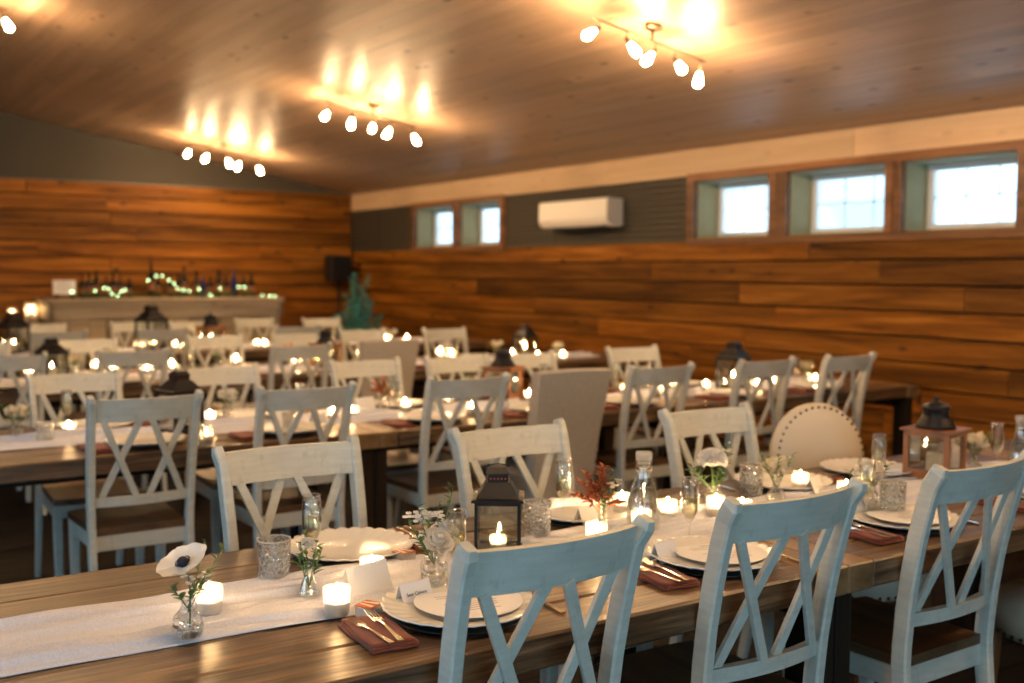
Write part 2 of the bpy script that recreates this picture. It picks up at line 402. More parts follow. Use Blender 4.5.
# window surrounds: flat boards around each group
def surround(name, y0, y1, inner):
    b = MB(); e = XW-.045
    b.box(e, XW, y0-.10, y1+.10, 1.755, WZ0, bev=.004)
    b.box(e, XW, y0-.10, y1+.10, WZ1, WZ1+.065, bev=.004)
    b.box(e, XW, y0-.10, y0, WZ0, WZ1, bev=.004); b.box(e, XW, y1, y1+.10, WZ0, WZ1, bev=.004)
    for a0, a1 in inner:
        m_ = (a0+a1)/2
        b.box(e, XW, a0, m_-.004, WZ0, WZ1, bev=.004); b.box(e, XW, m_+.004, a1, WZ0, WZ1, bev=.004)
    struct(name, b.mesh(name, M['trim_wood']))
surround('trim_3', 10.38, 12.42, [(11.28, 11.44)])
surround('trim_4', 3.05, 7.14, [(3.92, 4.06), (4.95, 5.10), (6.05, 6.25)])
for i, (y0, y1) in enumerate(OPEN):
    w = thing('window_%d' % (i+1), '', '', (XW, (y0+y1)/2, WZ0)); del w['label']; del w['category']; w['kind'] = 'structure'
    hw = (y1-y0)/2; h = WZ1-WZ0
    b = MB()
    b.box(0, DEP, -hw, -hw+.012, 0, h); b.box(0, DEP, hw-.012, hw, 0, h); b.box(0, DEP, -hw, hw, 0, .012); b.box(0, DEP, -hw, hw, h-.012, h)
    obj('reveal', b.mesh('reveal', M['reveal']), w)
    b = MB(); a = .05
    x0, x1 = DEP-.03, DEP+.03
    b.box(x0, x1, -hw+.012, -hw+.012+a, .012, h-.012, bev=.004); b.box(x0, x1, hw-.012-a, hw-.012, .012, h-.012, bev=.004)
    b.box(x0, x1, -hw+.012+a, hw-.012-a, .012, .012+a, bev=.004); b.box(x0, x1, -hw+.012+a, hw-.012-a, h-.012-a, h-.012, bev=.004)
    obj('window_frame', b.mesh('vinyl frame', M['vinyl']), w)
    b = MB(); iy = hw-.06
    for q in (-1/3, 1/3): b.box(DEP-.004, DEP+.004, q*iy-.006, q*iy+.006, .06, h-.06)
    b.box(DEP-.004, DEP+.004, -iy, iy, h/2-.006, h/2+.006)
    obj('muntin_grid', b.mesh('grid', M['vinyl']), w)
    b = MB(); b.box(DEP-.002, DEP+.002, -iy, iy, .06, h-.06); obj('pane', b.mesh('pane', M['pane']), w)
    b = MB(); b.box(x0-.02, x0, -.03, .03, .035, .05, bev=.003); obj('sash_lock', b.mesh('lock', M['vinyl']), w)
# back wall
b = MB(); b.box(XL, XW+DEP, YB, YB+.12, -.1, 4.2, mi=1)
boards_wall(b, 'x', YB, XL, XW-.03, 0, 2.63, .192, 1, 9)
struct('wall_back', b.mesh('wall_back', [M['plank_x'], M['darkwood']]))
b = MB()
for i in range(13):
    a0 = XL+i*.92; a1 = min(a0+.92, XW)
    if a1 <= a0: break
    n0 = 2.63
    zt = min(ceil_z(a0), ceil_z(a1))+.14
    corrugated(b, 'x', YB, a0+.004, a1-.004, n0, zt)
    b.box(a0-.008, a0+.008, YB-.026, YB-.018, n0, zt)
b.box(XL, XW, YB-.035, YB, 2.62, 2.65)
struct('trim_5', b.mesh('corrugated gable', M['metal_band']))
# ceiling: two slopes of long boards
b = MB(); wd = .135
def slope_boards(x0, x1):
    n = int(abs(x1-x0)/wd)+1; r = random.Random(4)
    for i in range(n):
        a = x0+(x1-x0)*i/n; c = x0+(x1-x0)*(i+1)/n; a, c = min(a, c), max(a, c)
        y = YF-.2-r.random()*3
        while y < YB:
            L = 3+r.random()*2; s0 = max(y, YF-.2); s1 = min(y+L, YB+.05)
            if s1 > s0+.05:
                za, zc = ceil_z(a), ceil_z(c); g = .0015
                v = [(a+g, s0+g, za), (c-g, s0+g, zc), (c-g, s1-g, zc), (a+g, s1-g, za), (a+g, s0+g, za+.04), (c-g, s0+g, zc+.04), (c-g, s1-g, zc+.04), (a+g, s1-g, za+.04)]
                b.add(v, [(3, 2, 1, 0), (4, 5, 6, 7), (0, 1, 5, 4), (1, 2, 6, 5), (2, 3, 7, 6), (3, 0, 4, 7)])
            y += L
slope_boards(RIDGE, XW+.02); slope_boards(XL-.02, RIDGE)
for x0, x1 in ((RIDGE, XW+DEP), (XL-.1, RIDGE)):
    z0, z1 = ceil_z(x0 if x0 < RIDGE else x0), ceil_z(x1)
    if x0 == RIDGE: z0 = ceil_z(RIDGE)
    b.add([(x0, YF-.3, z0+.03), (x1, YF-.3, z1+.03), (x1, YB+.1, z1+.03), (x0, YB+.1, z0+.03), (x0, YF-.3, z0+.2), (x1, YF-.3, z1+.2), (x1, YB+.1, z1+.2), (x0, YB+.1, z0+.2)],
          [(0, 1, 2, 3), (4, 5, 6, 7), (0, 1, 5, 4), (1, 2, 6, 5), (2, 3, 7, 6), (3, 0, 4, 7)])
struct('ceiling', b.mesh('ceiling', M['ceil']))
# floor
b = MB(); y = YF
while y < YB:
    b.box(XL, XW, y+.001, y+.149, -.03, 0, bev=.002); y += .15
b.box(XL-.1, XW+.3, YF-.3, YB+.1, -.1, -.02)
struct('floor', b.mesh('floor', M['floor']))
# left and front walls (behind and beside the photographer)
LW = (-1.6, 4.2, .85, 2.45)      # big unseen window, added to light the tables from the left
b = MB()
for y0, y1, z0, z1 in ((YF-.2, LW[0], 0, 4.2), (LW[1], YB+.1, 0, 4.2), (LW[0], LW[1], 0, LW[2]), (LW[0], LW[1], LW[3], 4.2)):
    b.box(XL-.1, XL-.002, y0, y1, z0, z1, mi=1)
    z = min(z1, 2.63)
    while z > z0+.02: b.box(XL-.002, XL+.022, max(y0, YF), min(y1, YB), max(z-.183, z0), z, bev=.005); z -= .19
struct('wall_left', b.mesh('wall_left', [M['plank_y'], M['darkwood']]))
w = thing('window_7', '', '', (XL-.05, (LW[0]+LW[1])/2, LW[2])); del w['label']; del w['category']; w['kind'] = 'structure'
hy = (LW[1]-LW[0])/2; hz = LW[3]-LW[2]; b = MB()
for y0, y1, z0, z1 in ((-hy, -hy+.07, 0, hz), (hy-.07, hy, 0, hz), (-.04, .04, .07, hz-.07), (-hy+.07, hy-.07, 0, .07), (-hy+.07, hy-.07, hz-.07, hz)): b.box(-.04, .04, y0, y1, z0, z1, bev=.004)
obj('window_frame', b.mesh('vinyl frame', M['vinyl']), w)
b = MB(); b.box(-.003, .003, -hy+.05, hy-.05, .05, hz-.05); obj('pane', b.mesh('pane', M['pane']), w)
b = MB(); dx0, dx1, dz = -2.6, 2.2, 2.45
b.box(XL, dx0, YF-.1, YF, 0, 4.2); b.box(dx1, XW+DEP, YF-.1, YF, 0, 4.2); b.box(dx0, dx1, YF-.1, YF, dz, 4.2)
struct('wall_front', b.mesh('wall_front', M['plank_x']))
for i in range(2):  # unseen doors, added to let cool daylight onto the chair backs
    d = thing('door_%d' % (i+1), '', '', ((dx0+dx1)/2-1.2+i*2.4, YF-.05, 0)); del d['label']; del d['category']; d['kind'] = 'structure'
    b = MB()
    b.box(-1.2, -1.1, -.03, .03, 0, dz, bev=.004); b.box(1.1, 1.2, -.03, .03, 0, dz, bev=.004)
    b.box(-1.1, 1.1, -.03, .03, 0, .16, bev=.004); b.box(-1.1, 1.1, -.03, .03, dz-.1, dz, bev=.004)
    obj('door_frame', b.mesh('door frame', M['vinyl']), d)
    b = MB(); b.box(-1.1, 1.1, -.004, .004, .16, dz-.1); obj('pane', b.mesh('door glass', M['pane']), d)

# ------------------------------------------------------------------ builders
BUILD = {}
def rail_mesh(z0, z1, hw, ybow, yat, th, name, arch=0):
    b = MB(); n = 14; v = []; f = []
    for i in range(n+1):
        u = -1+2*i/n; x = u*hw; bow = -ybow*(1-u*u)
        for z in (z0, z1+arch*(1-u*u)):
            yy = yat(z)+bow
            for t in (-th/2, th/2): v.append((x, yy+t, z))
    for i in range(n):
        o = 4*i; q = o+4
        f += [(o, q, q+1, o+1), (o+2, o+3, q+3, q+2), (o, o+2, q+2, q), (o+1, q+1, q+3, o+3)]
    f += [(0, 1, 3, 2), (4*n, 4*n+2, 4*n+3, 4*n+1)]
    b.add(v, f); return b
def yback(z):                                   # side profile of the back posts
    if z < .45: return -.075*((.45-z)/.45)**1.6
    u = (z-.45)/.55; return -.015*u-.085*u**2
def build_chair():
    parts = []
    # saddle seat
    b = MB(); nx, ny = 12, 10; v = []; f = []
    for zt in (1, 0):
        for j in range(ny+1):
            w = j/ny; y = .0+.43*w
            hw = .19+.022*w
            for i in range(nx+1):
                u = -1+2*i/nx
                ex = hw*u
                yy = y - (.02*abs(u)**3 if j == ny else 0)
                dip = -.010*(1-u*u)*(1-(2*w-1)**2) if zt else 0
                v.append((ex, yy, (.465+dip) if zt else .437))
    N = (nx+1)*(ny+1)
    for j in range(ny):
        for i in range(nx):
            a = j*(nx+1)+i; c = a+1; d = a+nx+2; e = a+nx+1
            f.append((a, c, d, e)); f.append((N+a, N+e, N+d, N+c))
    for i in range(nx):
        f.append((i, N+i, N+i+1, i+1)); k = ny*(nx+1)+i; f.append((k, k+1, N+k+1, N+k))
    for j in range(ny):
        a = j*(nx+1); f.append((a, a+nx+1, N+a+nx+1, N+a)); a += nx; f.append((a, N+a, N+a+nx+1, a+nx+1))
    b.add(v, f); parts.append(('seat', b.mesh('seat', M['seatwood']), 'brown wooden seat', []))
    # aprons
    b = MB()
    b.box(-.18, .18, .0, .02, .375, .436, bev=.002)
    b.box(-.188, .188, .385, .405, .375, .436, bev=.002)
    for s in (-1, 1):
        b.bar([(s*.182, .0, .405), (s*.196, .40, .405)], .02, .061)
    parts.append(('seat_frame', b.mesh('seat_frame', M['paint']), None, []))
    for s in (-1, 1):
        b = MB(); pts = []
        for z in [0, .1, .2, .3, .4, .45, .5, .6, .7, .8, .88, .95, .985, 1.0]:
            xx = s*(.203+.012*max(0, (z-.45)/.55)+.006*(1 if z > .95 else 0))
            pts.append((xx, yback(z)-(.012 if z > .97 else 0), z))
        sc = [.75, .8, .85, .9, .92, .92, .92, .92, .92, .92, .92, .9, .85, .68]
        b.bar(pts, .034, .052, ref=(0, 1, 0), c=.16, scales=sc)
        parts.append(('back_post', b.mesh('back_post', M['paint']), None, []))
        b = MB()
        b.bar([(s*.190, .385, .437), (s*.190, .385, .3), (s*.188, .383, 0)], .044, .044, ref=(0, 1, 0), scales=[1, .95, .7])
        parts.append(('front_leg', b.mesh('front_leg', M['paint']), None, []))
    parts.append(('top_rail', rail_mesh(.895, .985, .202, .030, yback, .021, '').mesh('top_rail', M['paint']), None, []))
    parts.append(('lower_rail', rail_mesh(.555, .592, .196, .022, yback, .022, '').mesh('lower_rail', M['paint']), None, []))
    # two crosses
    zt, zb = .90, .588
    def pt(x, z, off):
        bow = .03 if z > .7 else .022
        return (x, yback(z)-bow*(1-(x/.2)**2)+off, z)
    for (xa, xb, off) in ((-.168, -.028, -.006), (-.022, -.165, .006), (.022, .165, -.006), (.168, .028, .006)):
        b = MB(); P = [Vector(pt(xa, zt, off)), Vector(pt((xa+xb)/2, (zt+zb)/2, off)), Vector(pt(xb, zb, off))]
        b.bar(P, .026, .014, ref=(0, 1, 0))
        parts.append(('cross_slat', b.mesh('cross_slat', M['paint']), None, []))
    return parts
BUILD['chair'] = build_chair

def build_slip():
    b = MB(); v = []; f = []
    rows = [(0.0, .205, -.03, .05), (.44, .215, -.01, .07), (.7, .235, -.045, .035), (.96, .255, -.10, -.03), (1.0, .258, -.108, -.045), (1.01, .25, -.10, -.06)]
    n = 8
    for z, hw, y0, y1 in rows:
        ring = []
        for i in range(n+1): u = -1+2*i/n; ring.append((u*hw, y0-.008*(1-u*u), z+(.006*(1-u*u) if z > .9 else 0)))
        for i in range(n, -1, -1): u = -1+2*i/n; ring.append((u*hw, y1, z+(.006*(1-u*u) if z > .9 else 0)))
        v += ring
    k = 2*(n+1)
    for j in range(len(rows)-1):
        for i in range(k): q = (i+1) % k; f.append((j*k+i, j*k+q, (j+1)*k+q, (j+1)*k+i))
    f.append(tuple(range(k))[::-1]); f.append(tuple((len(rows)-1)*k+i for i in range(k)))
    b.add(v, f, False); back = b.mesh('backrest', M['slip'])
    b = MB(); b.box(-.215, .215, .05, .47, .33, .48, bev=.02); seat = b.mesh('seat', M['slip'])
    b = MB()
    v = []; f = []; m = 40
    for i in range(m+1):
        u = i/m; per = u*(.42*2+.43)
        if per < .42: x, y, nx_, ny_ = -.215, .05+per, -1, 0
        elif per < .85: x, y, nx_, ny_ = -.215+(per-.42), .47, 0, 1
        else: x, y, nx_, ny_ = .215, .47-(per-.85), 1, 0
        w = .006*sin(i*1.9)
        v.append((x+nx_*.004, y+ny_*.004, .34)); v.append((x+nx_*(.012+w), y+ny_*(.012+w), .01))
    for i in range(m): f.append((2*i, 2*i+1, 2*i+3, 2*i+2))
    b.add(v, f, True); skirt = b.mesh('skirt', M['slip'])
    legs = []
    for sx in (-1, 1):
        b = MB(); b.box(sx*.18-.02, sx*.18+.02, .40, .44, 0, .34); legs.append(('leg', b.mesh('leg', M['darkwood']), None, []))
    return [('backrest', back, None, []), ('seat', seat, None, []), ('skirt', skirt, None, [])]+legs
BUILD['slip'] = build_slip

def build_oval():
    t = T(0, -.05, .765) @ RX(radians(-82)) @ Matrix.Diagonal((1.02, 1, 1, 1))
    b = MB()
    b.lathe([(.17, -.034), (.205, -.026), (.215, -.010), (.215, .012), (.19, .032), (.12, .045), (.02, .048)], 40, mt=t, fn=lambda r, z, a: (r*(1+.05*abs(sin(a))), z))
    back = b.mesh('backrest', M['oval'])
    b = MB()
    for i in range(44):
        a = 2*pi*i/44; r = .197*(1+.05*abs(sin(a)))
        b.ball((r*cos(a), r*sin(a), .030), .0055, 5, mt=t)
    nails = b.mesh('nailhead_trim', M['nail'])
    b = MB(); b.lathe([(.20, .33), (.225, .345), (.232, .40), (.22, .455), (.15, .475), (.02, .48)], 36, mt=T(0, .22, 0), fn=lambda r, z, a: (r*(1+.06*abs(sin(2*a))), z))
    seat = b.mesh('seat', M['oval'])
    b = MB()
    for i in range(48):
        a = 2*pi*i/48; r = .233*(1+.06*abs(sin(2*a))); b.ball((r*cos(a), .22+r*sin(a), .352), .006, 5)
    sn = b.mesh('nailhead_trim', M['nail'])
    out = [('backrest', back, None, [('nailhead_trim', nails)]), ('seat', seat, None, [('nailhead_trim', sn)])]
    for s in (-1, 1):
        b = MB(); b.bar([(s*.13, -.01, .36), (s*.135, -.035, .62)], .03, .03, ref=(0, 1, 0)); out.append(('back_post', b.mesh('post', M['lantern_wood']), None, []))
        b = MB(); b.bar([(s*.14, .40, .34), (s*.145, .41, 0)], .045, .045, ref=(0, 1, 0), scales=[1, .55]); out.append(('leg', b.mesh('leg', M['lantern_wood']), None, []))
        b = MB(); b.bar([(s*.14, .04, .34), (s*.145, -.03, 0)], .045, .045, ref=(0, 1, 0), scales=[1, .55]); out.append(('leg', b.mesh('leg', M['lantern_wood']), None, []))
    return out
BUILD['oval'] = build_oval

TL, TW = 1.946, .99
def build_table():
    b = MB(); n = 6; w = TW/n; z0, z1 = .685, .76
    r = random.Random(5)
    for i in range(n):
        y = -TW/2+i*w; x = -TL/2+.10
        split = [-TL/2+.10, TL/2-.10]
        if i in (1, 3, 4): split.insert(1, (-.35, .2, .5)[i % 3])
        for k in range(len(split)-1):
            dz = r.random()*.0015
            b.box(split[k]+.001, split[k+1]-.001, y+.003, y+w-.003, z0, z1-dz, bev=.006)
    top = b.mesh('tabletop', M['table'])
    out = [('tabletop', top, None, [])]
    for s in (-1, 1):
        b = MB(); x0 = s*TL/2; x1 = s*(TL/2-.099); b.box(min(x0, x1), max(x0, x1), -TW/2, TW/2, z0, z1, bev=.004)
        out.append(('end_board', b.mesh('end_board', M['table_end']), None, []))
    b = MB()
    b.box(-TL/2+.14, TL/2-.14, -TW/2+.22, -TW/2+.25, .63, z0, bev=.003); b.box(-TL/2+.14, TL/2-.14, TW/2-.25, TW/2-.22, .63, z0, bev=.003)
    for s in (-1, 1): b.box(s*(TL/2-.03)-.012, s*(TL/2-.03)+.012, -TW/2+.1, TW/2-.1, .60, z0, bev=.003)
    out.append(('apron', b.mesh('apron', M['darkwood']), None, []))
    for sx in (-1, 1):
        for sy in (-1, 1):
            b = MB(); cx = sx*(TL/2-.032); cy_ = sy*(TW/2-.09); b.box(cx-.03, cx+.03, cy_-.055, cy_+.055, 0, z0, bev=.005)
            out.append(('leg', b.mesh('leg', M['darkwood']), None, []))
    return out
BUILD['table'] = build_table

def build_plate():
    pr = []
    def fn(r, z, a):
        k = max(0, (r-.105)/.06); s = abs(sin(a*14))**.7
        return r*(1+.035*k*(s-.5)), z+.0035*k*(s-.5)
    prof = [(.004, .010), (.06, .0095), (.10, .010), (.108, .012), (.125, .016), (.145, .019), (.160, .023), (.166, .025), (.165, .021), (.145, .0145), (.12, .008), (.10, .004), (.05, .003), (.004, .003)]
    b = MB(); b.lathe(prof, 112, fn=fn, cap0=False, cap1=False)
    return [('plate', b.mesh('charger plate', M['plate']), None, [])]
BUILD['plate'] = build_plate
def build_under():
    b = MB(); b.lathe([(.11, 0), (.145, .004), (.150, .0065), (.14, .006), (.10, .003)], 48); return [('under', b.mesh('dark underplate', M['dark_disc']), None, [])]  # plain black round, a little narrower than the charger above it
BUILD['under'] = build_under
def build_menu():
    b = MB(); n = 40; v = []
    for zz in (0, .0008):
        for i in range(n):
            a = 2*pi*i/n; y = .098*sin(a); x = .098*cos(a)
            if y > .062: y = .062
            v.append((x, y, zz))
    f = [tuple(range(n))[::-1], tuple(n+i for i in range(n))]+[(i, (i+1) % n, n+(i+1) % n, n+i) for i in range(n)]
    b.add(v, f); card = b.mesh('menu', M['paper'])
    b = MB(); r = random.Random(2)
    b.box(-.022, .022, .046, .049, .0009, .0011)
    for k in range(9):
        w = .02+.035*r.random(); y = .034-k*.011; b.box(-w, w, y, y+.0016, .0009, .0011)
    return [('card', card, None, []), ('printed_lines', b.mesh('lines', M['ink']), 'rows of grey print', [])]
BUILD['menu'] = build_menu
def build_tent():
    b = MB(); a = .019; h = .048; w = .041; t = .0008
    b.add([(-w, -a, 0), (w, -a, 0), (w, 0, h), (-w, 0, h), (-w, a, 0), (w, a, 0), (-w, -a-t, 0), (w, -a-t, 0), (w, 0, h+t), (-w, 0, h+t), (-w, a+t, 0), (w, a+t, 0)],
          [(0, 1, 2, 3), (3, 2, 5, 4), (6, 7, 8, 9), (9, 8, 11, 10), (0, 6, 7, 1), (4, 10, 11, 5), (0, 3, 9, 6), (3, 4, 10, 9), (1, 7, 8, 2), (2, 8, 11, 5)])
    return [('card', b.mesh('folded card', M['paper']), None, [])]
BUILD['tent'] = build_tent
def build_napkin():
    b = MB(); r = random.Random(3)
    for k in range(3):
        nx, ny = 14, 8; v = []; f = []; w, h = .095-.003*k, .05-.002*k
        for side in (0, 1):
            for j in range(ny+1):
                for i in range(nx+1):
                    u = -1+2*i/nx; q = -1+2*j/ny
                    z = .0045*k+.0045*side + .0012*sin(u*5+k)*cos(q*3+k*2)*(side) + .0012*k*side
                    v.append((u*w+.002*sin(q*4+k), q*h+.003*sin(u*3+k*1.5), max(z, .0002 if k == 0 else 0)))
        N = (nx+1)*(ny+1)
        for j in range(ny):
            for i in range(nx):
                a = j*(nx+1)+i; f.append((a, a+1, a+nx+2, a+nx+1)); f.append((N+a, N+a+nx+1, N+a+nx+2, N+a+1))
        for i in range(nx): f.append((i, N+i, N+i+1, i+1)); q = ny*(nx+1)+i; f.append((q, q+1, N+q+1, N+q))
        for j in range(ny): a = j*(nx+1); f.append((a, a+nx+1, N+a+nx+1, N+a)); a += nx; f.append((a, N+a, N+a+nx+1, a+nx+1))
        b.add(v, f, True)
    return [('napkin', b.mesh('napkin', M['napkin']), None, [])]
BUILD['napkin'] = build_napkin
def build_fork():
    b = MB()
    b.bar([(0, -.095, .002), (0, -.05, .003), (0, .0, .006), (0, .03, .004)], .012, .0022, ref=(0, 0, 1), scales=[1.1, .75, .5, .7])
    b.box(-.011, .011, .03, .05, .003, .0052, bev=.001)
    for i in range(4): x = -.0095+i*.0063; b.bar([(x, .048, .004), (x, .075, .006), (x, .095, .0095)], .0028, .002)
    return [('fork', b.mesh('fork', M['steel']), None, [])]
BUILD['fork'] = build_fork
def build_knife():
    b = MB()
    b.bar([(0, -.105, .003), (0, -.05, .004), (0, .0, .003)], .013, .005, scales=[1, .85, .6])
    b.add([(-.006, 0, .002), (.008, 0, .002), (.009, .07, .002), (.003, .11, .002), (-.006, .10, .002), (-.006, 0, .0035), (.008, 0, .0035), (.009, .07, .0035), (.003, .11, .0035), (-.006, .10, .0035)],
          [(4, 3, 2, 1, 0), (5, 6, 7, 8, 9), (0, 1, 6, 5), (1, 2, 7, 6), (2, 3, 8, 7), (3, 4, 9, 8), (4, 0, 5, 9)])
    return [('knife', b.mesh('knife', M['steel']), None, [])]
BUILD['knife'] = build_knife
def build_tumbler():
    b = MB(); b.lathe([(.030, 0), (.034, .003), (.0345, .05), (.036, .088), (.034, .088), (.0325, .05), (.031, .012), (.002, .011)], 32, cap1=False)
    w = MB(); w.lathe([(.0305, .0125), (.0318, .05), (.0325, .066), (.002, .066)], 24)
    rim = MB(); rim.lathe([(.034, .087), (.036, .087), (.0362, .0895), (.034, .0895), (.034, .087)], 32, cap0=False, cap1=False)
    return [('cut_glass_body', b.mesh('tumbler', M['cut']), None, [('rim', rim.mesh('rim', M['rim_glint']))]), ('water', w.mesh('water', M['water']), None, [])]
BUILD['tumbler'] = build_tumbler
def flute_parts(level=.5):
    b = MB()
    b.lathe([(.030, 0), (.028, .003), (.006, .006), (.0035, .012), (.0033, .05), (.0045, .062), (.014, .075), (.0225, .095), (.0245, .125), (.0235, .16), (.022, .185), (.0212, .185), (.0225, .16), (.0235, .125), (.0215, .096), (.013, .078), (.002, .070)], 26, cap1=False)
    z = .078+(.105)*level
    pr = [(.002, .0715), (.0125, .0785), (.021, .097), (.0228, .12)]; pr = [p for p in pr if p[1] < z]+[(.0228, z), (.002, z)]
    c = MB(); c.lathe(pr, 22)
    rim = MB(); rim.tube([(.0216*cos(2*pi*i/28), .0216*sin(2*pi*i/28), .185) for i in range(29)], .0008, 5)
    return [('glass', b.mesh('flute', M['glass']), None, [('rim', rim.mesh('flute rim', M['rim_glint']))]), ('champagne', c.mesh('champagne', M['champ']), 'pale gold sparkling wine', [])]
BUILD['flute'] = flute_parts
def build_votive():
    g = MB(); g.lathe([(.024, 0), (.0265, .004), (.030, .060), (.028, .060), (.025, .008), (.002, .007)], 24, cap1=False)
    w = MB(); w.lathe([(.0245, .008), (.0255, .030), (.002, .028)], 20)
    f = MB(); f.lathe([(.0014, .033), (.006, .037), (.0075, .043), (.005, .053), (.0006, .068)], 10)
    k = MB(); k.tube([(0, 0, .028), (0, 0, .036)], .0009, 5)
    return [('glass_cup', g.mesh('votive glass', M['frost']), None, []), ('wax', w.mesh('wax', M['wax']), None, [('wick', k.mesh('wick', M['black_metal']))]), ('flame', f.mesh('flame', M['flame']), None, [])]
BUILD['votive'] = build_votive
def build_carafe():
    g = MB(); g.lathe([(.036, 0), (.041, .004), (.0415, .05), (.040, .08), (.030, .125), (.0205, .155), (.0175, .18), (.0175, .198), (.020, .20), (.020, .208), (.018, .208), (.0155, .198), (.0155, .18), (.028, .125), (.038, .08), (.0395, .05), (.038, .007), (.002, .006)], 30, cap1=False)
    w = MB(); w.lathe([(.037, .0075), (.0385, .05), (.037, .08), (.027, .125), (.002, .125)], 26)
    s = MB(); s.lathe([(.015, .185), (.0152, .208), (.0195, .211), (.0205, .224), (.019, .230), (.002, .231)], 24)
    c = MB(); c.lathe([(.0182, .176), (.0205, .178), (.0205, .190), (.0182, .192)], 24, cap0=False, cap1=False)
    return [('glass_bottle', g.mesh('carafe', M['glass']), None, []), ('water', w.mesh('water', M['water']), None, []), ('stopper', s.mesh('stopper', M['frost']), None, []), ('neck_ring', c.mesh('ring', M['steel']), None, [])]
BUILD['carafe'] = build_carafe
def vase_parts(prof, mat='rib'):
    def fn():
        b = MB(); b.lathe(prof, 26, cap1=False)
        inner = [(max(r-.002, .001), z+.002) for r, z in prof]
        zmax = prof[-1][1]*.55; inn = [p for p in inner if p[1] < zmax]; inn.append((.002, inn[-1][1]))
        w = MB(); w.lathe(inn, 20)
        return [('glass_body', b.mesh('vase', M[mat]), None, []), ('water', w.mesh('water', M['water']), None, [])]
    return fn
BUILD['vase_bulb'] = vase_parts([(.018, 0), (.026, .004), (.0275, .02), (.024, .038), (.014, .050), (.0105, .058), (.0105, .066), (.013, .070)])
BUILD['vase_cone'] = vase_parts([(.022, 0), (.027, .003), (.026, .012), (.012, .045), (.0095, .056), (.012, .066), (.0125, .072)], 'glass')
BUILD['vase_jar'] = vase_parts([(.026, 0), (.0295, .004), (.030, .035), (.030, .060), (.022, .072), (.0215, .082), (.024, .085)])
BUILD['vase_tube'] = vase_parts([(.018, 0), (.024, .003), (.024, .02), (.012, .05), (.011, .085), (.014, .095)], 'glass')

def lantern_parts(w, h, roof_h, frame, roof, glassm, candle_n=1, foot=.012, wood_=False):
    out = []; p = w*(.11 if frame is M['lantern_wood'] else .07); hw = w/2
    b = MB()
    b.box(-hw-.004, hw+.004, -hw-.004, hw+.004, 0, foot, bev=.002)
    out.append(('base', b.mesh('lantern base', frame), None, []))
    b = MB()
    for sx in (-1, 1):
        for sy in (-1, 1): b.box(min(sx*hw, sx*(hw-p)), max(sx*hw, sx*(hw-p)), min(sy*hw, sy*(hw-p)), max(sy*hw, sy*(hw-p)), foot, h)
    for z0, z1 in ((foot, foot+p), (h-p, h)):
        b.box(-hw, hw, -hw, -hw+p, z0, z1); b.box(-hw, hw, hw-p, hw, z0, z1); b.box(-hw, -hw+p, -hw+p, hw-p, z0, z1); b.box(hw-p, hw, -hw+p, hw-p, z0, z1)
    out.append(('frame', b.mesh('lantern frame', frame), None, []))
    b = MB(); q = hw-p/2
    for s in (-1, 1): b.box(-q, q, s*q-.0008, s*q+.0008, foot+p, h-p); b.box(s*q-.0008, s*q+.0008, -q, q, foot+p, h-p)
    out.append(('glass_panes', b.mesh('panes', glassm), None, []))
    b = MB(); c = w*.22
    def ring(a, z): return [(-a, -a, z), (a, -a, z), (a, a, z), (-a, a, z)]
    lv = [(hw+.008, h), (hw+.008, h+.006), (hw*.92, h+.010), (c+.006, h+roof_h*.55), (c, h+roof_h*.56), (c, h+roof_h*.80), (c+.004, h+roof_h*.82), (c*.75, h+roof_h), (.002, h+roof_h+.001)]
    v = []; f = []
    for a, z in lv: v += ring(a, z)
    for j in range(len(lv)-1):
        for i in range(4): k = (i+1) % 4; f.append((4*j+i, 4*j+k, 4*j+4+k, 4*j+4+i))
    f.append((3, 2, 1, 0)); b.add(v, f)
    vent = MB()
    for i in range(5):
        x = -c*.72+i*c*.36
        for s in (-1, 1): vent.lathe([(.0022, 0), (.0022, .0008)], 8, mt=T(x, s*(c+.0002), h+roof_h*.66) @ RX(-s*pi/2)); vent.lathe([(.0022, 0), (.0022, .0008)], 8, mt=T(s*(c+.0002), x, h+roof_h*.66) @ RY(s*pi/2))
    out.append(('roof', b.mesh('roof', roof), None, [('vent_holes', vent.mesh('vent holes', M['copper']))]))
    b = MB(); zc = h+roof_h; rr = w*.26
    pts = [(rr*cos(a), 0, zc+.001+.55*rr*sin(a)) for a in [pi*i/12 for i in range(13)]]
    b.tube(pts, .0016, 6, mt=T(0, 0, zc-.002) @ RX(radians(58)) @ T(0, 0, -zc+.002)); b.tube([(-rr, 0, zc), (rr, 0, zc)], .0014, 6)
    out.append(('handle', b.mesh('handle', roof), None, []))
    return out
BUILD['lantern_black'] = lambda: lantern_parts(.118, .145, .085, M['black_metal'], M['black_metal'], M['lantern_glass'])
BUILD['lantern_dark'] = lambda: lantern_parts(.15, .19, .09, M['black_metal'], M['black_metal'], M['lantern_glass'])
def build_woodlantern():
    out = lantern_parts(.165, .17, .04, M['lantern_wood'], M['black_metal'], M['lantern_glass'])
    out = [p for p in out if p[0] not in ('roof', 'handle')]
    b = MB()
    b.box(-.095, .095, -.095, .095, .17, .178, bev=.002); out.append(('top_board', b.mesh('top', M['lantern_wood']), None, []))
    b = MB(); b.lathe([(.072, .1785), (.066, .19), (.05, .215), (.046, .222), (.046, .245), (.052, .247), (.045, .262), (.02, .272), (.008, .274), (.008, .282), (.012, .288), (.002, .294)], 20)
    hd = MB(); hd.tube([(-.05, 0, .225), (-.085, 0, .245), (-.095, 0, .235)], .003, 6)
    out.append(('metal_cap', b.mesh('cap', M['black_metal']), None, [('handle', hd.mesh('handle', M['black_metal']))]))
    return out
BUILD['lantern_wood'] = build_woodlantern
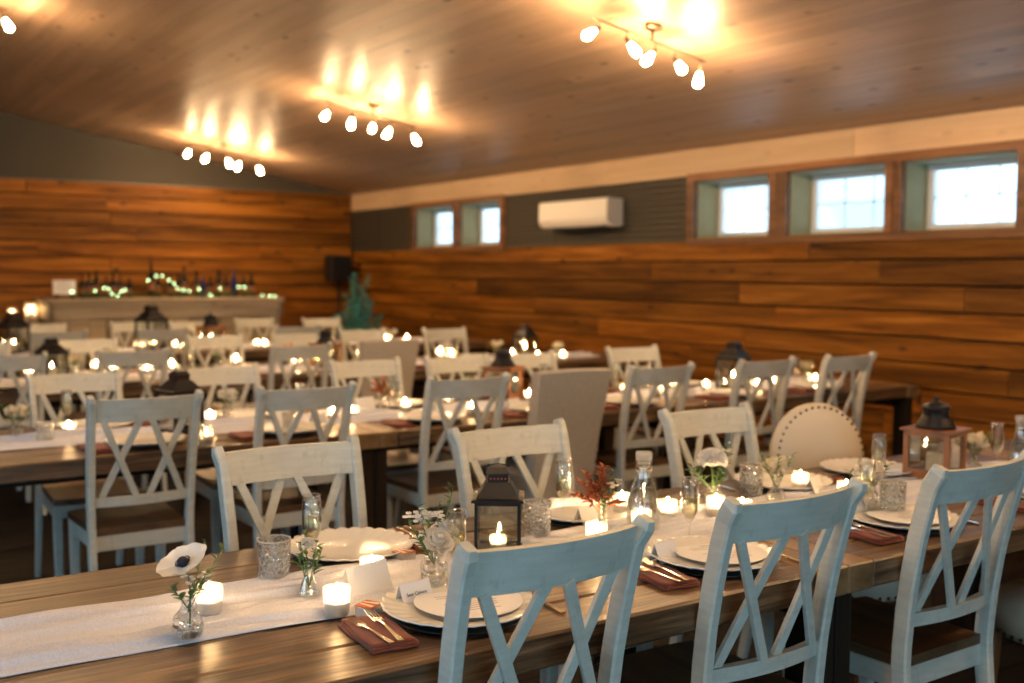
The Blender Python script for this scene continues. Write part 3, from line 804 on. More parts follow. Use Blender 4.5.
def build_pillar():
    b = MB(); b.lathe([(.028, 0), (.029, .003), (.029, .068), (.026, .072), (.002, .069)], 24)
    f = MB(); f.lathe([(.0012, .073), (.005, .078), (.0058, .084), (.0035, .094), (.0006, .105)], 10)
    k = MB(); k.tube([(0, 0, .069), (0, 0, .076)], .0009, 5)
    return [('wax', b.mesh('pillar wax', M['wax']), None, [('wick', k.mesh('wick', M['black_metal']))]), ('flame', f.mesh('flame', M['flame']), None, [])]
BUILD['pillar'] = build_pillar
def build_tealight():
    b = MB(); b.lathe([(.019, 0), (.021, .002), (.023, .034), (.0215, .034), (.02, .004), (.002, .003)], 20, cap1=False)
    w = MB(); w.lathe([(.0195, .004), (.020, .016), (.002, .015)], 18)
    f = MB(); f.lathe([(.001, .018), (.0045, .022), (.005, .027), (.003, .036), (.0005, .045)], 10)
    return [('glass_cup', b.mesh('tealight cup', M['frost']), None, []), ('wax', w.mesh('wax', M['wax']), None, []), ('flame', f.mesh('flame', M['flame']), None, [])]
BUILD['tealight'] = build_tealight
def build_favor():
    b = MB(); b.box(-.022, .022, -.022, .022, 0, .026, bev=.002); box_ = b.mesh('favor box', M['frost'])
    c = MB(); c.box(-.017, .017, -.017, .017, .002, .019, bev=.003)
    l_ = MB(); l_.box(-.023, .023, -.023, .023, .0262, .029, bev=.001)
    p = MB()
    for s in (-1, 1):
        for i in range(2):
            x = s*(.009+.006*i)
            p.add([(x-.0022, -.018, .0292), (x+.0022, -.018, .0292), (s*.006+.0022, .018, .0292), (s*.006-.0022, .018, .0292), (x-.0022, -.018, .0296), (x+.0022, -.018, .0296), (s*.006+.0022, .018, .0296), (s*.006-.0022, .018, .0296)], [(4, 5, 6, 7), (0, 1, 5, 4), (1, 2, 6, 5), (2, 3, 7, 6), (3, 0, 4, 7)])
    return [('clear_box', box_, None, []), ('sweets', c.mesh('sweets', M['paper']), None, []), ('lid', l_.mesh('lid', M['copper']), 'copper printed lid', [('printed_pattern', p.mesh('print', M['petal_cream']))])]
BUILD['favor'] = build_favor

# -------- flowers
def leaf(b, p, d, L, w, upv=(0, 0, 1), mi=0, fold=.2):
    p = Vector(p); d = Vector(d).normalized(); u = Vector(upv)
    if abs(d.dot(u)) > .95: u = Vector((1, 0, 0))
    s = d.cross(u).normalized(); n = s.cross(d).normalized()
    v = []; prof = [(0, .08), (.25, .8), (.5, 1), (.75, .7), (1, .05)]
    for t_, k in prof:
        c = p+d*L*t_+n*(-.25*L*t_*t_)
        v += [c-s*w/2*k+n*w*fold*k, c, c+s*w/2*k+n*w*fold*k, c-n*.0006]
    f = []
    for j in range(4):
        o = 4*j; q = o+4
        f += [(o, q, q+1, o+1), (o+1, q+1, q+2, o+2), (o, o+3, q+3, q), (o+2, q+2, q+3, o+3)]
    b.add(v, f, True, mi)
def sprig(b, p0, p1, n, L, w, seed, mi_leaf=1, mi_stem=0, r=.0012, bend=.0):
    rr = random.Random(seed); p0 = Vector(p0); p1 = Vector(p1); mid = (p0+p1)/2+Vector((0, 0, bend))
    pts = [p0*(1-t)**2+mid*2*t*(1-t)+p1*t*t for t in [i/8 for i in range(9)]]
    b.tube(pts, r, 5, mi_stem)
    for i in range(n):
        t = .35+.65*i/max(1, n-1); q = p0*(1-t)**2+mid*2*t*(1-t)+p1*t*t
        a = rr.random()*2*pi; ax = (p1-p0).normalized()
        d = ax*.7+Vector((cos(a), sin(a), .3*rr.random()))*.9
        leaf(b, q, d, L*(.7+.5*rr.random()), w, mi=mi_leaf)
def rose(b, c, R, mi, seed=1, tilt=None):
    rr = random.Random(seed); mt = T(*c) @ (tilt or Matrix())
    b.lathe([(R*.05, -R*.35), (R*.42, -R*.2), (R*.5, .1*R), (R*.42, .45*R), (R*.22, .72*R), (R*.03, .66*R)], 12, mi, mt)
    for layer, (n, rad, op) in enumerate(((3, .35, .15), (5, .6, .45), (6, .85, .8), (7, 1.0, 1.15))):
        for i in range(n):
            a = 2*pi*i/n+layer*.7+rr.random()*.3; v = []; f = []; g = 5
            for j in range(g+1):
                t = j/g
                for k in range(g+1):
                    u = -1+2*k/g
                    aa = a+u*(1.9/n+.25)
                    rad_ = R*rad*(.25+.75*sin(t*pi*.5)*(1+op*.35*t))
                    z = R*(.9*t*(1.15-op*.45)-.15*layer)-R*.18*u*u*t+R*.06*sin(k*2.1+i)
                    v.append((rad_*cos(aa)*.9, rad_*sin(aa)*.9, z))
            for j in range(g):
                for k in range(g): o = j*(g+1)+k; f.append((o, o+1, o+g+2, o+g+1))
            b.add(v, f, True, mi, mt)
def carnation(b, c, R, mi, seed=1):
    rr = random.Random(seed); c = Vector(c)
    b.ball(tuple(c), R*.55, 10, mi, .7)
    N = 54
    for i in range(N):
        z = 1-1.25*(i+.5)/N; q = sqrt(max(0, 1-z*z)); a = i*2.39996
        d = Vector((q*cos(a), q*sin(a), z)); sd = d.cross(Vector((rr.uniform(-1, 1), rr.uniform(-1, 1), rr.uniform(-1, 1)))).normalized(); nn = d.cross(sd)
        v = []; f = []; g = 7; w = R*.36
        for j in range(4):
            t = j/3
            for k in range(g+1):
                u = -1+2*k/g
                p = c+d*(R*(.45+.52*t)*(1-.08*u*u))+sd*(u*w*(.45+.65*t))+nn*(R*.10*t*sin(k*2.6+i)+.10*R*t*u*u)
                v.append((p.x, p.y, c.z+(p.z-c.z)*.8))
        for j in range(3):
            for k in range(g): o = j*(g+1)+k; f.append((o, o+1, o+g+2, o+g+1))
        b.add(v, f, True, mi)
    return
    for layer in range(5):
        n = 9; rad = R*(.3+.17*layer); tilt = .25+.28*layer
        for i in range(n):
            a = 2*pi*i/n+layer*.5+rr.random()*.3; v = []; f = []; g = 6
            for j in range(4):
                t = j/3
                for k in range(g+1):
                    u = -1+2*k/g; aa = a+u*.42*t+.02
                    r_0 = rad*t; z = R*.85*t*cos(tilt*1.1)+R*.07*t*sin(k*2.9+i+layer)*2-.25*R*layer*.4
                    v.append((r_0*cos(aa), r_0*sin(aa), z))
            for j in range(3):
                for k in range(g): o = j*(g+1)+k; f.append((o, o+1, o+g+2, o+g+1))
            b.add(v, f, True, mi, mt)
def filler(b, c, R, n, mi, seed, r=.0042, flat=.7):
    rr = random.Random(seed); c = Vector(c)
    for i in range(n):
        a = rr.random()*2*pi; q = sqrt(rr.random())*R; p = c+Vector((q*cos(a), q*sin(a), flat*R*(rr.random()-.3)))
        for k in range(5):
            t = 2*pi*k/5+a; b.ball(p+Vector((cos(t)*r*.8, sin(t)*r*.8, 0)), r*.6, 5, mi, .9)

# ------------------------------------------------------------------ tables
ROWS = [(1.735, 'front'), (4.385, 'second'), (7.03, 'third'), (9.62, 'fourth')]
for ri, (y0, rn) in enumerate(ROWS):
    for k, (x, wh) in enumerate(((1.08, 'left'), (3.175, 'middle'), (5.19, 'right'))):
        make('table', 'farm_table', 'brown plank farm table with dark square legs, %s one of the %s row' % (wh, rn), 'table', (x, y0+TW/2, 0), group='plank farm tables in four rows', scale=(1.152, 1, 1) if k == 0 else (1.066, 1, 1) if k == 2 else None)

# runners
def runner(name, x0, x1, yc, wd, seed, label, mat='runner', folds=5):
    n = int((x1-x0)/.02); m = 44; v = []; f = []
    for i in range(n+1):
        x = x0+(x1-x0)*i/n
        c = yc+.03*noise.noise(Vector((x*1.2, seed, 0)))
        hw = wd/2*(1+.3*noise.noise(Vector((x*2.1, seed+5, 0)))); hw2 = wd/2*(1+.3*noise.noise(Vector((x*2.1, seed+9, 0))))
        for j in range(m+1):
            u = -1+2*j/m; y = c+(u*hw if u > 0 else u*hw2)
            q = noise.noise(Vector((x*2.6, u*3.2+seed, 1.3)))+.6*noise.noise(Vector((x*5, u*9+seed, 3.3)))
            ed = min(1, (1-abs(u))*4); z = .7607+ed*(.012*max(0, q)+.048*abs(noise.noise(Vector((x*1.5, u*6+.8*x, seed))))**1.2+.006*abs(noise.noise(Vector((x*4, u*16, seed)))))
            v.append((x, y, z))
    for i in range(n):
        for j in range(m): o = i*(m+1)+j; f.append((o, o+1, o+m+2, o+m+1))
    b = MB(); b.add(v, f, True); me = b.mesh(name, M[mat]); o = obj(name, me)
    sol = o.modifiers.new('thickness', 'SOLIDIFY'); sol.thickness = .0008; sol.offset = 1
    return tag(o, label, 'table runner', 'gauze table runners')
runner('table_runner', .27, 5.9, 2.235, .35, 1.0, 'crumpled white gauze runner along the front table row')
runner('table_runner', .27, 5.9, 4.885, .31, 7.0, 'crumpled white gauze runner along the second table row')
runner('table_runner', .27, 5.9, 7.53, .31, 13.0, 'crumpled white gauze runner along the third table row')
runner('table_runner', .27, 5.9, 10.115, .30, 19.0, 'white gauze runner along the fourth table row, in front of the bar')

# ------------------------------------------------------------------ seats
# (row, side, x, y of the seat's rear edge, kind, turn, label)
GC = 'cross back chairs along the table rows'
LAB = {}
def seat_label(kind, txt): return txt
SEATS = [
 # front row, near side (backs to the camera)
 (0, 'n', 1.190, 1.712, 'chair', 0, 'whitewashed cross-back chair, leftmost of three facing away at the front table'),
 (0, 'n', 1.880, 1.735, 'chair', 0, 'whitewashed cross-back chair, middle one of three facing away at the front table'),
 (0, 'n', 2.620, 1.738, 'chair', .01, 'whitewashed cross-back chair, rightmost of three facing away at the front table'),
 (0, 'f', 1.180, 2.840, 'chair', 0, 'whitewashed cross-back chair across the front table behind the cut tumbler and tall champagne glass'),
 (0, 'f', 1.937, 2.805, 'chair', 0, 'whitewashed cross-back chair across the front table behind the small black lantern'),
 (0, 'f', 2.836, 2.810, 'chair', 0, 'whitewashed cross-back chair across the front table left of the round nailhead chair'),
 (1, 'n', 1.122, 4.368, 'chair', 0, 'blue-grey lit cross-back chair pulled out at the left of the second table, facing away'),
 (1, 'n', 1.802, 4.368, 'chair', 0, 'cross-back chair facing away at the second table, second from the left'),
 (1, 'n', 2.615, 4.366, 'chair', 0, 'cross-back chair facing away at the second table, just left of the slipcovered chair'),
 (1, 'n', 3.825, 4.366, 'chair', 0, 'cross-back chair facing away at the second table, just right of the slipcovered chair'),
 (1, 'n', 4.635, 4.366, 'chair', 0, 'cross-back chair facing away at the second table in front of the clear lantern'),
 (1, 'n', 5.370, 4.366, 'chair', 0, 'rightmost cross-back chair of the second table, facing away near the plank wall'),
 (1, 'f', 1.120, 5.480, 'chair', 0, 'cross-back chair across the second table, leftmost of that side'),
 (1, 'f', 1.840, 5.460, 'chair', 0, 'cross-back chair across the second table behind the white flower bud vase'),
 (1, 'f', 2.700, 5.460, 'chair', 0, 'cross-back chair across the second table, third from the left'),
 (1, 'f', 3.300, 5.430, 'chair', 0, 'cross-back chair across the second table left of the wooden lantern'),
 (1, 'f', 3.820, 5.450, 'chair', 0, 'cross-back chair across the second table just right of its wooden lantern'),
 (1, 'f', 4.770, 5.530, 'chair', 0, 'rightmost cross-back chair across the second table facing the camera'),
 (2, 'n', 1.010, 7.01, 'chair', 0, 'cross-back chair at the left picture edge facing away at the third table'),
 (2, 'n', 1.745, 7.01, 'chair', 0, 'blue-grey cross-back chair facing away at the third table, second from the left'),
 (2, 'n', 2.875, 7.01, 'chair', 0, 'blue-grey cross-back chair facing away at the third table left of the slipcovered chair'),
 (2, 'f', 1.020, 8.200, 'chair', 0, 'cross-back chair at the left picture edge across the third table'),
 (2, 'f', 1.750, 8.180, 'chair', 0, 'cross-back chair across the third table, second from the left'),
 (2, 'f', 2.720, 8.200, 'chair', 0, 'cross-back chair across the third table, third from the left'),
 (2, 'f', 3.390, 8.150, 'chair', 0, 'cross-back chair across the third table, fourth from the left'),
 (2, 'f', 4.130, 8.460, 'chair', 0, 'cross-back chair across the third table in front of the teal-lit plant'),
 (2, 'f', 4.860, 8.270, 'chair', 0, 'rightmost cross-back chair across the third table before the plank wall'),
 (3, 'n', 1.770, 9.480, 'chair', 0, 'grey cross-back chair facing away at the fourth table, left one of three'),
 (3, 'n', 2.630, 9.500, 'chair', 0, 'grey cross-back chair facing away at the fourth table, middle one of three'),
 (3, 'n', 3.870, 9.480, 'chair', 0, 'grey cross-back chair facing away at the fourth table, right one of three'),
 (3, 'f', 1.900, 10.80, 'chair', 0, 'cross-back chair across the fourth table before the left end of the bar'),
 (3, 'f', 2.740, 10.76, 'chair', 0, 'cross-back chair across the fourth table, second from the left before the bar'),
 (3, 'f', 3.280, 10.66, 'chair', 0, 'cross-back chair across the fourth table, third from the left before the bar'),
 (3, 'f', 4.080, 11.02, 'chair', 0, 'cross-back chair across the fourth table before the right half of the bar'),
 (3, 'f', 4.740, 10.74, 'chair', 0, 'rightmost cross-back chair across the fourth table, beside the bar end'),
]
for row, side, x, y, kind, turn, lab in SEATS:
    make('chair', 'cross_back_chair', lab, 'chair', (x, y, 0), (0 if side == 'n' else pi)+turn, GC, scale=(.95, 1, {(0, 'n'): 1.01, (1, 'n'): 1.015}.get((row, side), 1.0)))
make('slip', 'slipcovered_chair', 'large beige slipcovered dining chair facing away at the second table', 'chair', (3.235, 4.35, 0), 0, 'slipcovered chairs', scale=(.88, 1, 1))
make('slip', 'slipcovered_chair', 'smaller looking beige slipcovered chair facing away at the third table', 'chair', (3.53, 6.93, 0), 0, 'slipcovered chairs', scale=(.88, 1, 1))
make('oval', 'round_back_chair', 'cream upholstered chair with round nailhead-trimmed back across the front table', 'chair', (3.34, 2.76, 0), pi-.22, 'nailhead chairs')
make('oval', 'round_back_chair', 'nailhead-trimmed upholstered chair in shade at the lower right picture edge', 'chair', (3.40, 1.58, 0), 0, 'nailhead chairs')

# ------------------------------------------------------------------ place settings
TZ = .7605
def put(kind, name, label, cat, p, rz=0, group=None, scale=None, z=None, skip=()):
    return make(kind, name, label, cat, (p[0], p[1], TZ if z is None else z), rz, group, scale, skip)
def setting(row, side, x, where, level=3, fork=True, yo=.205, menu=True, turn=0):
    y0 = ROWS[row][0]; s = 1 if side == 'n' else -1
    y = y0+yo if side == 'n' else y0+TW-yo
    rz = (0 if s > 0 else pi)+turn
    R_ = Matrix.Rotation(rz, 2)
    def L(dx, dy): q = R_ @ Vector((dx, dy)); return (x+q.x, y+q.y)
    if level >= 2: put('under', 'base_disc', 'black disc beneath the white charger %s' % where, 'plate', (x, y), 0, 'black discs')
    put('plate', 'charger_plate', 'white scalloped charger plate %s' % where, 'plate', (x, y), rnd.random(), 'white scalloped plates', z=TZ+(.0045 if level >= 2 else 0))
    if level >= 2 or row == 2:
        put('napkin', 'folded_napkin', 'rust napkin beside the plate %s' % where, 'napkin', L(-.21, -.03), rz+pi/2+rnd.uniform(-.12, .12), 'rust napkins')
    if level >= 3:
        if fork:
            put('fork', 'fork', 'fork on the rust napkin, nearer the plate %s' % where, 'fork', L(-.195, -.03), rz-.12, 'forks', z=TZ+.0165)
            put('fork', 'fork', 'fork on the rust napkin, farther from the plate %s' % where, 'fork', L(-.232, -.04), rz+.05, 'forks', z=TZ+.0165, scale=(.9, .9, .9))
        put('knife', 'knife', 'table knife right of the plate %s' % where, 'knife', L(.20, -.02), rz-.1, 'knives')
    if menu and level >= 3:
        put('menu', 'menu_card', 'round-bottomed white menu card on the plate %s' % where, 'menu card', (x+.025*s, y), rz-.2, 'menu cards', scale=(1.22, 1.22, 1), z=TZ+.0265)
W1 = {('n', 1.165): 'before the left front chair', ('n', 1.925): 'before the middle front chair', ('n', 2.70): 'before the right front chair', ('n', 3.42): 'at the right picture edge',
      ('f', 1.18): 'opposite, behind the two tumblers at left', ('f', 1.95): 'opposite, behind the black lantern', ('f', 2.83): 'opposite, behind the white carnation', ('f', 3.28): 'of the round nailhead chair'}
for (sd, x), wh in W1.items():
    setting(0, sd, x, wh, 3, menu=(sd == 'n'), fork=True)
for sd, x, wh in (('n', 1.20, 'on the second table behind the pulled out blue-grey chair'), ('n', 1.84, 'on the second table, second place on the near side'), ('n', 2.60, 'on the second table left of the slipcovered chair'),
                  ('n', 3.25, 'on the second table hidden by the slipcovered chair'), ('n', 3.88, 'on the second table right of the slipcovered chair'), ('n', 4.70, 'on the second table near the clear lantern'), ('n', 5.45, 'at the right end of the second table'),
                  ('f', 1.12, 'at the far side left of the second table'), ('f', 1.84, 'across the second table, second place'), ('f', 2.70, 'across the second table, third place'),
                  ('f', 3.95, 'across the second table right of its wooden lantern'), ('f', 4.77, 'at the far side right of the second table')):
    setting(1, sd, x, wh, 2)
for sd, x, wh in (('n', 1.02, 'near left edge of the third table'), ('n', 1.76, 'on the near side of the third table, second place'), ('n', 2.88, 'on the near side of the third table, third place'), ('n', 4.2, 'at the third table right of the slipcover'), ('n', 5.0, 'on the near side of the third table toward the wall'),
                  ('f', 1.75, 'across the third table, left'), ('f', 2.72, 'across the third table, middle'), ('f', 3.39, 'across the third table, right of middle'), ('f', 4.13, 'across the third table before the plant'), ('f', 4.86, 'across the third table, rightmost')):
    setting(2, sd, x, wh, 1)
for sd, x, wh in (('n', 1.77, 'at the left near side of the fourth table'), ('n', 3.87, 'at the right near side of the fourth table'), ('n', 4.9, 'at the wall end of the fourth table')):
    setting(3, sd, x, wh, 1)

# ------------------------------------------------------------------ glasses on the front table
G = 'cut crystal tumblers'; GF = 'champagne flutes'
for px, py, wh in ((274, 585, 'left of the left far plate on the front table'), (537, 541, 'just right of the black lantern'), (751, 497, 'between the white carnation and the cream bud vase'), (892, 518, 'left of the right front chair')):
    put('tumbler', 'cut_tumbler', 'cut crystal water tumbler %s' % wh, 'tumbler', at(px, py, TZ), px*.01, G, scale=(1.12, 1.12, 1.25))
for px, py, wh in ((312, 568, 'before the left cross-back chair across the table'), (456, 588, 'beside the white roses'), (563, 521, 'behind and right of the black lantern'), (689, 545, 'right of the glass carafe'),
                   (878, 487, 'before the round nailhead chair'), (866, 522, 'nearest the back of the middle front chair'), (996, 472, 'right of the wooden lantern on the front table')):
    put('flute', 'champagne_flute', 'champagne flute half full %s' % wh, 'champagne flute', at(px, py, TZ), 0, GF)
make('carafe', 'water_carafe', 'stoppered glass water carafe in the middle of the front table', 'carafe', (*at(643, 531, TZ)[:2], TZ), 0, 'water carafes', scale=(1.18, 1.18, 1.0))
make('carafe', 'water_carafe', 'stoppered glass carafe cut by the right picture edge', 'carafe', (*at(1019, 478, TZ)[:2], TZ), 0, 'water carafes')

# candles
VZ = TZ+.008
GV = 'votive candles in glass cups'
_at = at
def at(px, py, z=.76):
    q = _at(px, py, z)
    if abs(z-.765) < .02:                       # keep everything on the table it stands on
        y0 = min((r_[0] for r_ in ROWS), key=lambda a: abs(a+TW/2-q.y))
        q.y = min(max(q.y, y0+.06), y0+TW-.06); q.x = min(max(q.x, .3), 6.0)
    return q
def votive(px, py, wh, kind='votive', z=None, sc=1.0):
    put(kind, 'votive_candle', 'lit votive %s' % wh, 'candle', at(px, py, VZ), 0, GV, scale=(sc,)*3 if sc != 1 else None, z=VZ if z is None else z)
votive(209, 613, 'beside the anemone vase'); votive(337, 614, 'between the rust favour box and the leaf bud vase'); votive(372, 583, 'behind the big tent card at left')
votive(641, 531, 'in front of the glass carafe'); votive(668, 520, 'right of the carafe base'); votive(622, 513, 'left of the carafe near the rust blooms')
votive(742, 520, 'hidden behind the middle front chair'); votive(800, 490, 'behind the tent card between middle front chair and nailhead chair'); votive(846, 500, 'by the leafy vase near the middle front chair')
votive(716, 516, 'before the jar with the white carnation'); votive(596, 545, 'just before the vase of rust blooms')
make('lantern_black', 'black_lantern', 'small black metal lantern with vented roof on the front table', 'lantern', (*at(498, 553, VZ)[:2], VZ), radians(-35), 'black lanterns')
make('tealight', 'tealight_candle', 'lit tealight inside the small black lantern', 'candle', (*at(498, 553, VZ)[:2], VZ+.0125), 0, GV)
lw = at(934, 476, VZ)
make('lantern_wood', 'wooden_lantern', 'brown wooden lantern with dark metal cap on the front table', 'lantern', (lw.x, lw.y, VZ), radians(12), 'wooden lanterns')
make('pillar', 'pillar_candle', 'unlit ivory pillar candle inside the front wooden lantern', 'candle', (lw.x, lw.y, VZ+.0125), 0, 'pillar candles', skip=('flame',))
# cards and favours
def tent(px, py, rz, wh, sc=1.0, text=None):
    o = put('tent', 'place_card', 'white folded place card %s' % wh, 'place card', at(px, py, VZ), rz, 'folded place cards', scale=(sc,)*3, z=VZ) if not text else None
    if text:
        p = at(px, py, VZ)
        r = thing('place_card', 'white folded place card %s' % wh, 'place card', (p.x, p.y, VZ), rz, 'folded place cards')
        if 'tent' not in _proto: _proto['tent'] = BUILD['tent']()
        obj('card', _proto['tent'][0][1], r)
        cu = bpy.data.curves.new('name', 'FONT'); cu.body = text; cu.size = .0105; cu.align_x = 'CENTER'; cu.align_y = 'CENTER'; cu.extrude = .0001; cu.offset = .0001
        t_ = bpy.data.objects.new('t', cu); COL.objects.link(t_)
        bpy.context.view_layer.update()
        me = bpy.data.meshes.new_from_object(t_.evaluated_get(bpy.context.evaluated_depsgraph_get()))
        bpy.data.objects.remove(t_); me.materials.clear(); me.materials.append(M['blackink'])
        q = obj('printed_name', me, r); ang = atan2(.048, .019)
        q.rotation_euler = (ang, 0, 0); q.location = (0, -.0108, .0245)
tent(414, 603, .15, 'with a printed name before the left front chair', text='Sean Calvere')
tent(366, 594, .25, 'large one glowing from the candle behind it', 1.45)
tent(664, 560, .2, 'between the left and middle front chairs'); tent(586, 522, .3, 'left of the rust blooms vase'); tent(814, 492, .35, 'lit by candles left of the nailhead chair plate', 1.1)
tent(857, 515, .2, 'at the shoulder of the middle front chair', .9)
for px, py, rz, wh in ((369, 617, .5, 'before the large tent card'), (404, 562, .3, 'behind the large tent card by the white roses')):
    put('favor', 'favour_box', 'clear favour box with copper lid %s' % wh, 'favour box', at(px, py, TZ), rz, 'favour boxes')

# ------------------------------------------------------------------ vases and flowers of the front table
VN = 'glass bud vases'
def vase(kind, px, py, lab, sc=1.0, z=None):
    zz = VZ if z is None else z
    p = at(px, py, zz); put(kind, 'bud_vase', lab, 'vase', p, 0, VN, scale=(sc,)*3, z=zz); return p
def bouquet(name, lab, p, build, z=VZ, sc=1.0):
    t = thing(name, lab, 'flowers', (p.x, p.y, z), 0, 'flowers in bud vases'); t.scale = (sc,)*3
    for pn, me in build(): obj(pn, me, t)
# anemone
p = vase('vase_bulb', 188, 637, 'ribbed bulb-shaped glass vase holding the anemone', 1.15)
def f_anemone():
    out = []
    hc = Vector((-.008, -.01, .150))
    n = (Vector((-.47, -.72, .3))*.50+r2*-.30+u2*.80).normalized()          # faces up and toward the camera
    side = n.cross(Vector((0, 0, 1))).normalized(); upv = side.cross(n)
    rot = Matrix((side, upv, n)).transposed().to_4x4(); mt = T(*hc) @ rot
    b = MB(); rr = random.Random(4)
    for i in range(7):
        a = 2*pi*i/7+.1*(i % 2); R = .047 if i % 2 else .050; v = []; f = []; g = 6
        for j in range(g+1):
            t = j/g; wv = .030*sin(pi*min(1, t*.62+.12))**.8
            for k in range(g+1):
                u = -1+2*k/g
                r_0 = .004+R*t*(1-.22*u*u*t)
                v.append((r_0*cos(a)-u*wv*sin(a), r_0*sin(a)+u*wv*cos(a), .012*t*t+.004*u*u*t+.0018*sin(k*1.7+i)*t+(.0015 if i % 2 else 0)))
        for j in range(g):
            for k in range(g): o = j*(g+1)+k; f.append((o, o+1, o+g+2, o+g+1))
        b.add(v, f, True, 0, mt)
    out.append(('petals', b.mesh('anemone petals', M['petal'])))
    b = MB(); b.ball((0, 0, .008), .0115, 10, mt=mt)
    for i in range(34):
        a = 2*pi*i/34; R = .0135+.003*rr.random(); b.tube([(0, 0, .004), (R*.7*cos(a), R*.7*sin(a), .008), (R*cos(a), R*sin(a), .009)], .0005, 4, mt=mt); b.ball((R*cos(a), R*sin(a), .0095), .0012, 4, mt=mt)
    out.append(('flower_centre', b.mesh('anemone centre', M['anemone_eye'])))
    b = MB(); b.tube([(.004, 0, .02), (.006, 0, .09), (.0, -.004, .13), tuple(hc)], .0018, 6, 0)
    sprig(b, (0, 0, .05), (.075, .01, .165), 9, .022, .010, 3); sprig(b, (0, 0, .05), (.042, .02, .185), 9, .018, .008, 5); sprig(b, (0, 0, .06), (-.03, -.01, .105), 8, .020, .011, 7); sprig(b, (0, 0, .06), (.03, -.02, .125), 10, .019, .010, 9); sprig(b, (0, 0, .06), (.008, -.03, .11), 9, .018, .011, 19)
    out.append(('greenery', b.mesh('anemone greenery', [M['stem'], M['leaf']])))
    b = MB(); filler(b, (.012, -.012, .118), .028, 13, 0, 2, .0035); out.append(('small_blossoms', b.mesh('small blossoms', M['petal'])))
    return out
bouquet('anemone', 'white anemone with dark centre and green sprigs leaning left', p, f_anemone)
p = vase('vase_cone', 309, 597, 'clear cone-shaped bud vase with green leaves', 1.0)
def f_leaves():
    b = MB()
    for i, e in enumerate(((.02, .0, .12), (-.02, 0, .125), (.0, .02, .135), (.035, .01, .10), (-.03, -.01, .10))): sprig(b, (0, 0, .02), e, 8, .022, .011, 20+i)
    c = MB(); carnation(c, (.0, .005, .118), .022, 0, 4)
    return [('sprigs', b.mesh('leaf sprigs', [M['stem'], M['leaf']])), ('bloom', c.mesh('small bloom', M['petal']))]
bouquet('leaf_sprigs', 'short green leaf sprigs with one small white bloom before the left far plate', p, f_leaves)
p = vase('vase_jar', 434, 590, 'ribbed glass jar vase holding the white roses', 1.05)
def f_roses():
    out = []
    for i, (c, R) in enumerate((((.002, -.012, .100), .028), ((.030, .012, .112), .025), ((-.008, .02, .095), .024))):
        b = MB(); rose(b, c, R, 0, i+3, RX(radians(35 if i == 0 else 10))); out.append(('rose', b.mesh('rose', M['petal'])))
    b = MB(); filler(b, (-.028, .01, .145), .028, 20, 0, 8, .0045); filler(b, (.006, .0, .148), .018, 12, 0, 18, .004); out.append(('small_blossoms', b.mesh('blossoms', M['petal'])))
    b = MB()
    for i, e in enumerate(((-.055, 0, .14), (-.03, .01, .165), (.03, .03, .165), (.055, .02, .195), (-.04, -.02, .11), (.0, .03, .15))): sprig(b, (0, 0, .05), e, 9, .018, .008, 40+i)
    out.append(('greenery', b.mesh('rose greenery', [M['stem'], M['leaf']])))
    return out
bouquet('white_roses', 'white roses with tiny blossoms beside the champagne flute at the front table', p, f_roses, sc=1.18)
p = vase('vase_tube', 602, 540, 'slim clear bud vase with rust coloured blooms', 1.0)
def f_rust():
    b = MB(); rr = random.Random(6)
    for i, e in enumerate(((-.075, -.01, .150), (-.045, .01, .165), (-.07, .02, .115), (-.03, 0, .135), (.06, 0, .085), (.04, .02, .10), (.0, 0, .18), (-.05, -.02, .12), (.01, .02, .15))):
        P0 = Vector((0, 0, .06)); P1 = Vector(e); b.tube([P0, (P0+P1)/2+Vector((0, 0, .015)), P1], .001, 5, 0)
        for k in range(22):
            t = .3+.7*k/21; q = P0.lerp(P1, t)+Vector((0, 0, .06*t*(1-t))); sd = 1 if k % 2 else -1
            d = (P1-P0).normalized()+Vector((rr.uniform(-.6, .6), sd*.7, rr.uniform(-.5, .5))); leaf(b, q, d, .027*(1.2-t*.5), .010, mi=0)
    g = MB()
    for i, e in enumerate(((.03, 0, .165), (.02, .01, .14), (.045, 0, .15), (-.01, -.01, .13))): sprig(g, (0, 0, .05), e, 8, .016, .008, 60+i)
    w = MB(); filler(w, (.03, 0, .135), .022, 12, 0, 5, .0045)
    return [('rust_fern', b.mesh('rust plumes', M['petal_orange'])), ('greenery', g.mesh('greens', [M['stem'], M['leaf']])), ('small_blossoms', w.mesh('blossoms', M['petal_cream']))]
bouquet('rust_blooms', 'feathery rust-orange blooms with small white blossoms left of the carafe', p, f_rust, sc=1.12)
p = vase('vase_jar', 713, 512, 'clear jar vase holding the large white carnation', 1.0)
def f_carn():
    b = MB(); carnation(b, (-.012, -.005, .148), .045, 0, 9)
    g = MB()
    for e in ((-.01, 0, .145), (.01, .01, .12), (.02, 0, .13)): g.tube([(0, 0, .01), (e[0]*.4, e[1]*.4, .08), e], .002, 5, 0)
    for i, e in enumerate(((-.085, 0, .135), (-.07, .01, .12), (.05, 0, .185), (.06, .01, .15), (.03, .01, .12), (.02, -.02, .11))): sprig(g, (0, 0, .06), e, 8, .024, .011, 80+i)
    w = MB(); filler(w, (.055, 0, .165), .02, 9, 0, 12, .0045)
    return [('carnation', b.mesh('carnation', M['petal'])), ('greenery', g.mesh('greens', [M['stem'], M['leaf']])), ('small_blossoms', w.mesh('blossoms', M['petal_cream']))]
bouquet('white_carnation', 'large ruffled white carnation right of the second flute on the front table', p, f_carn, sc=1.1)
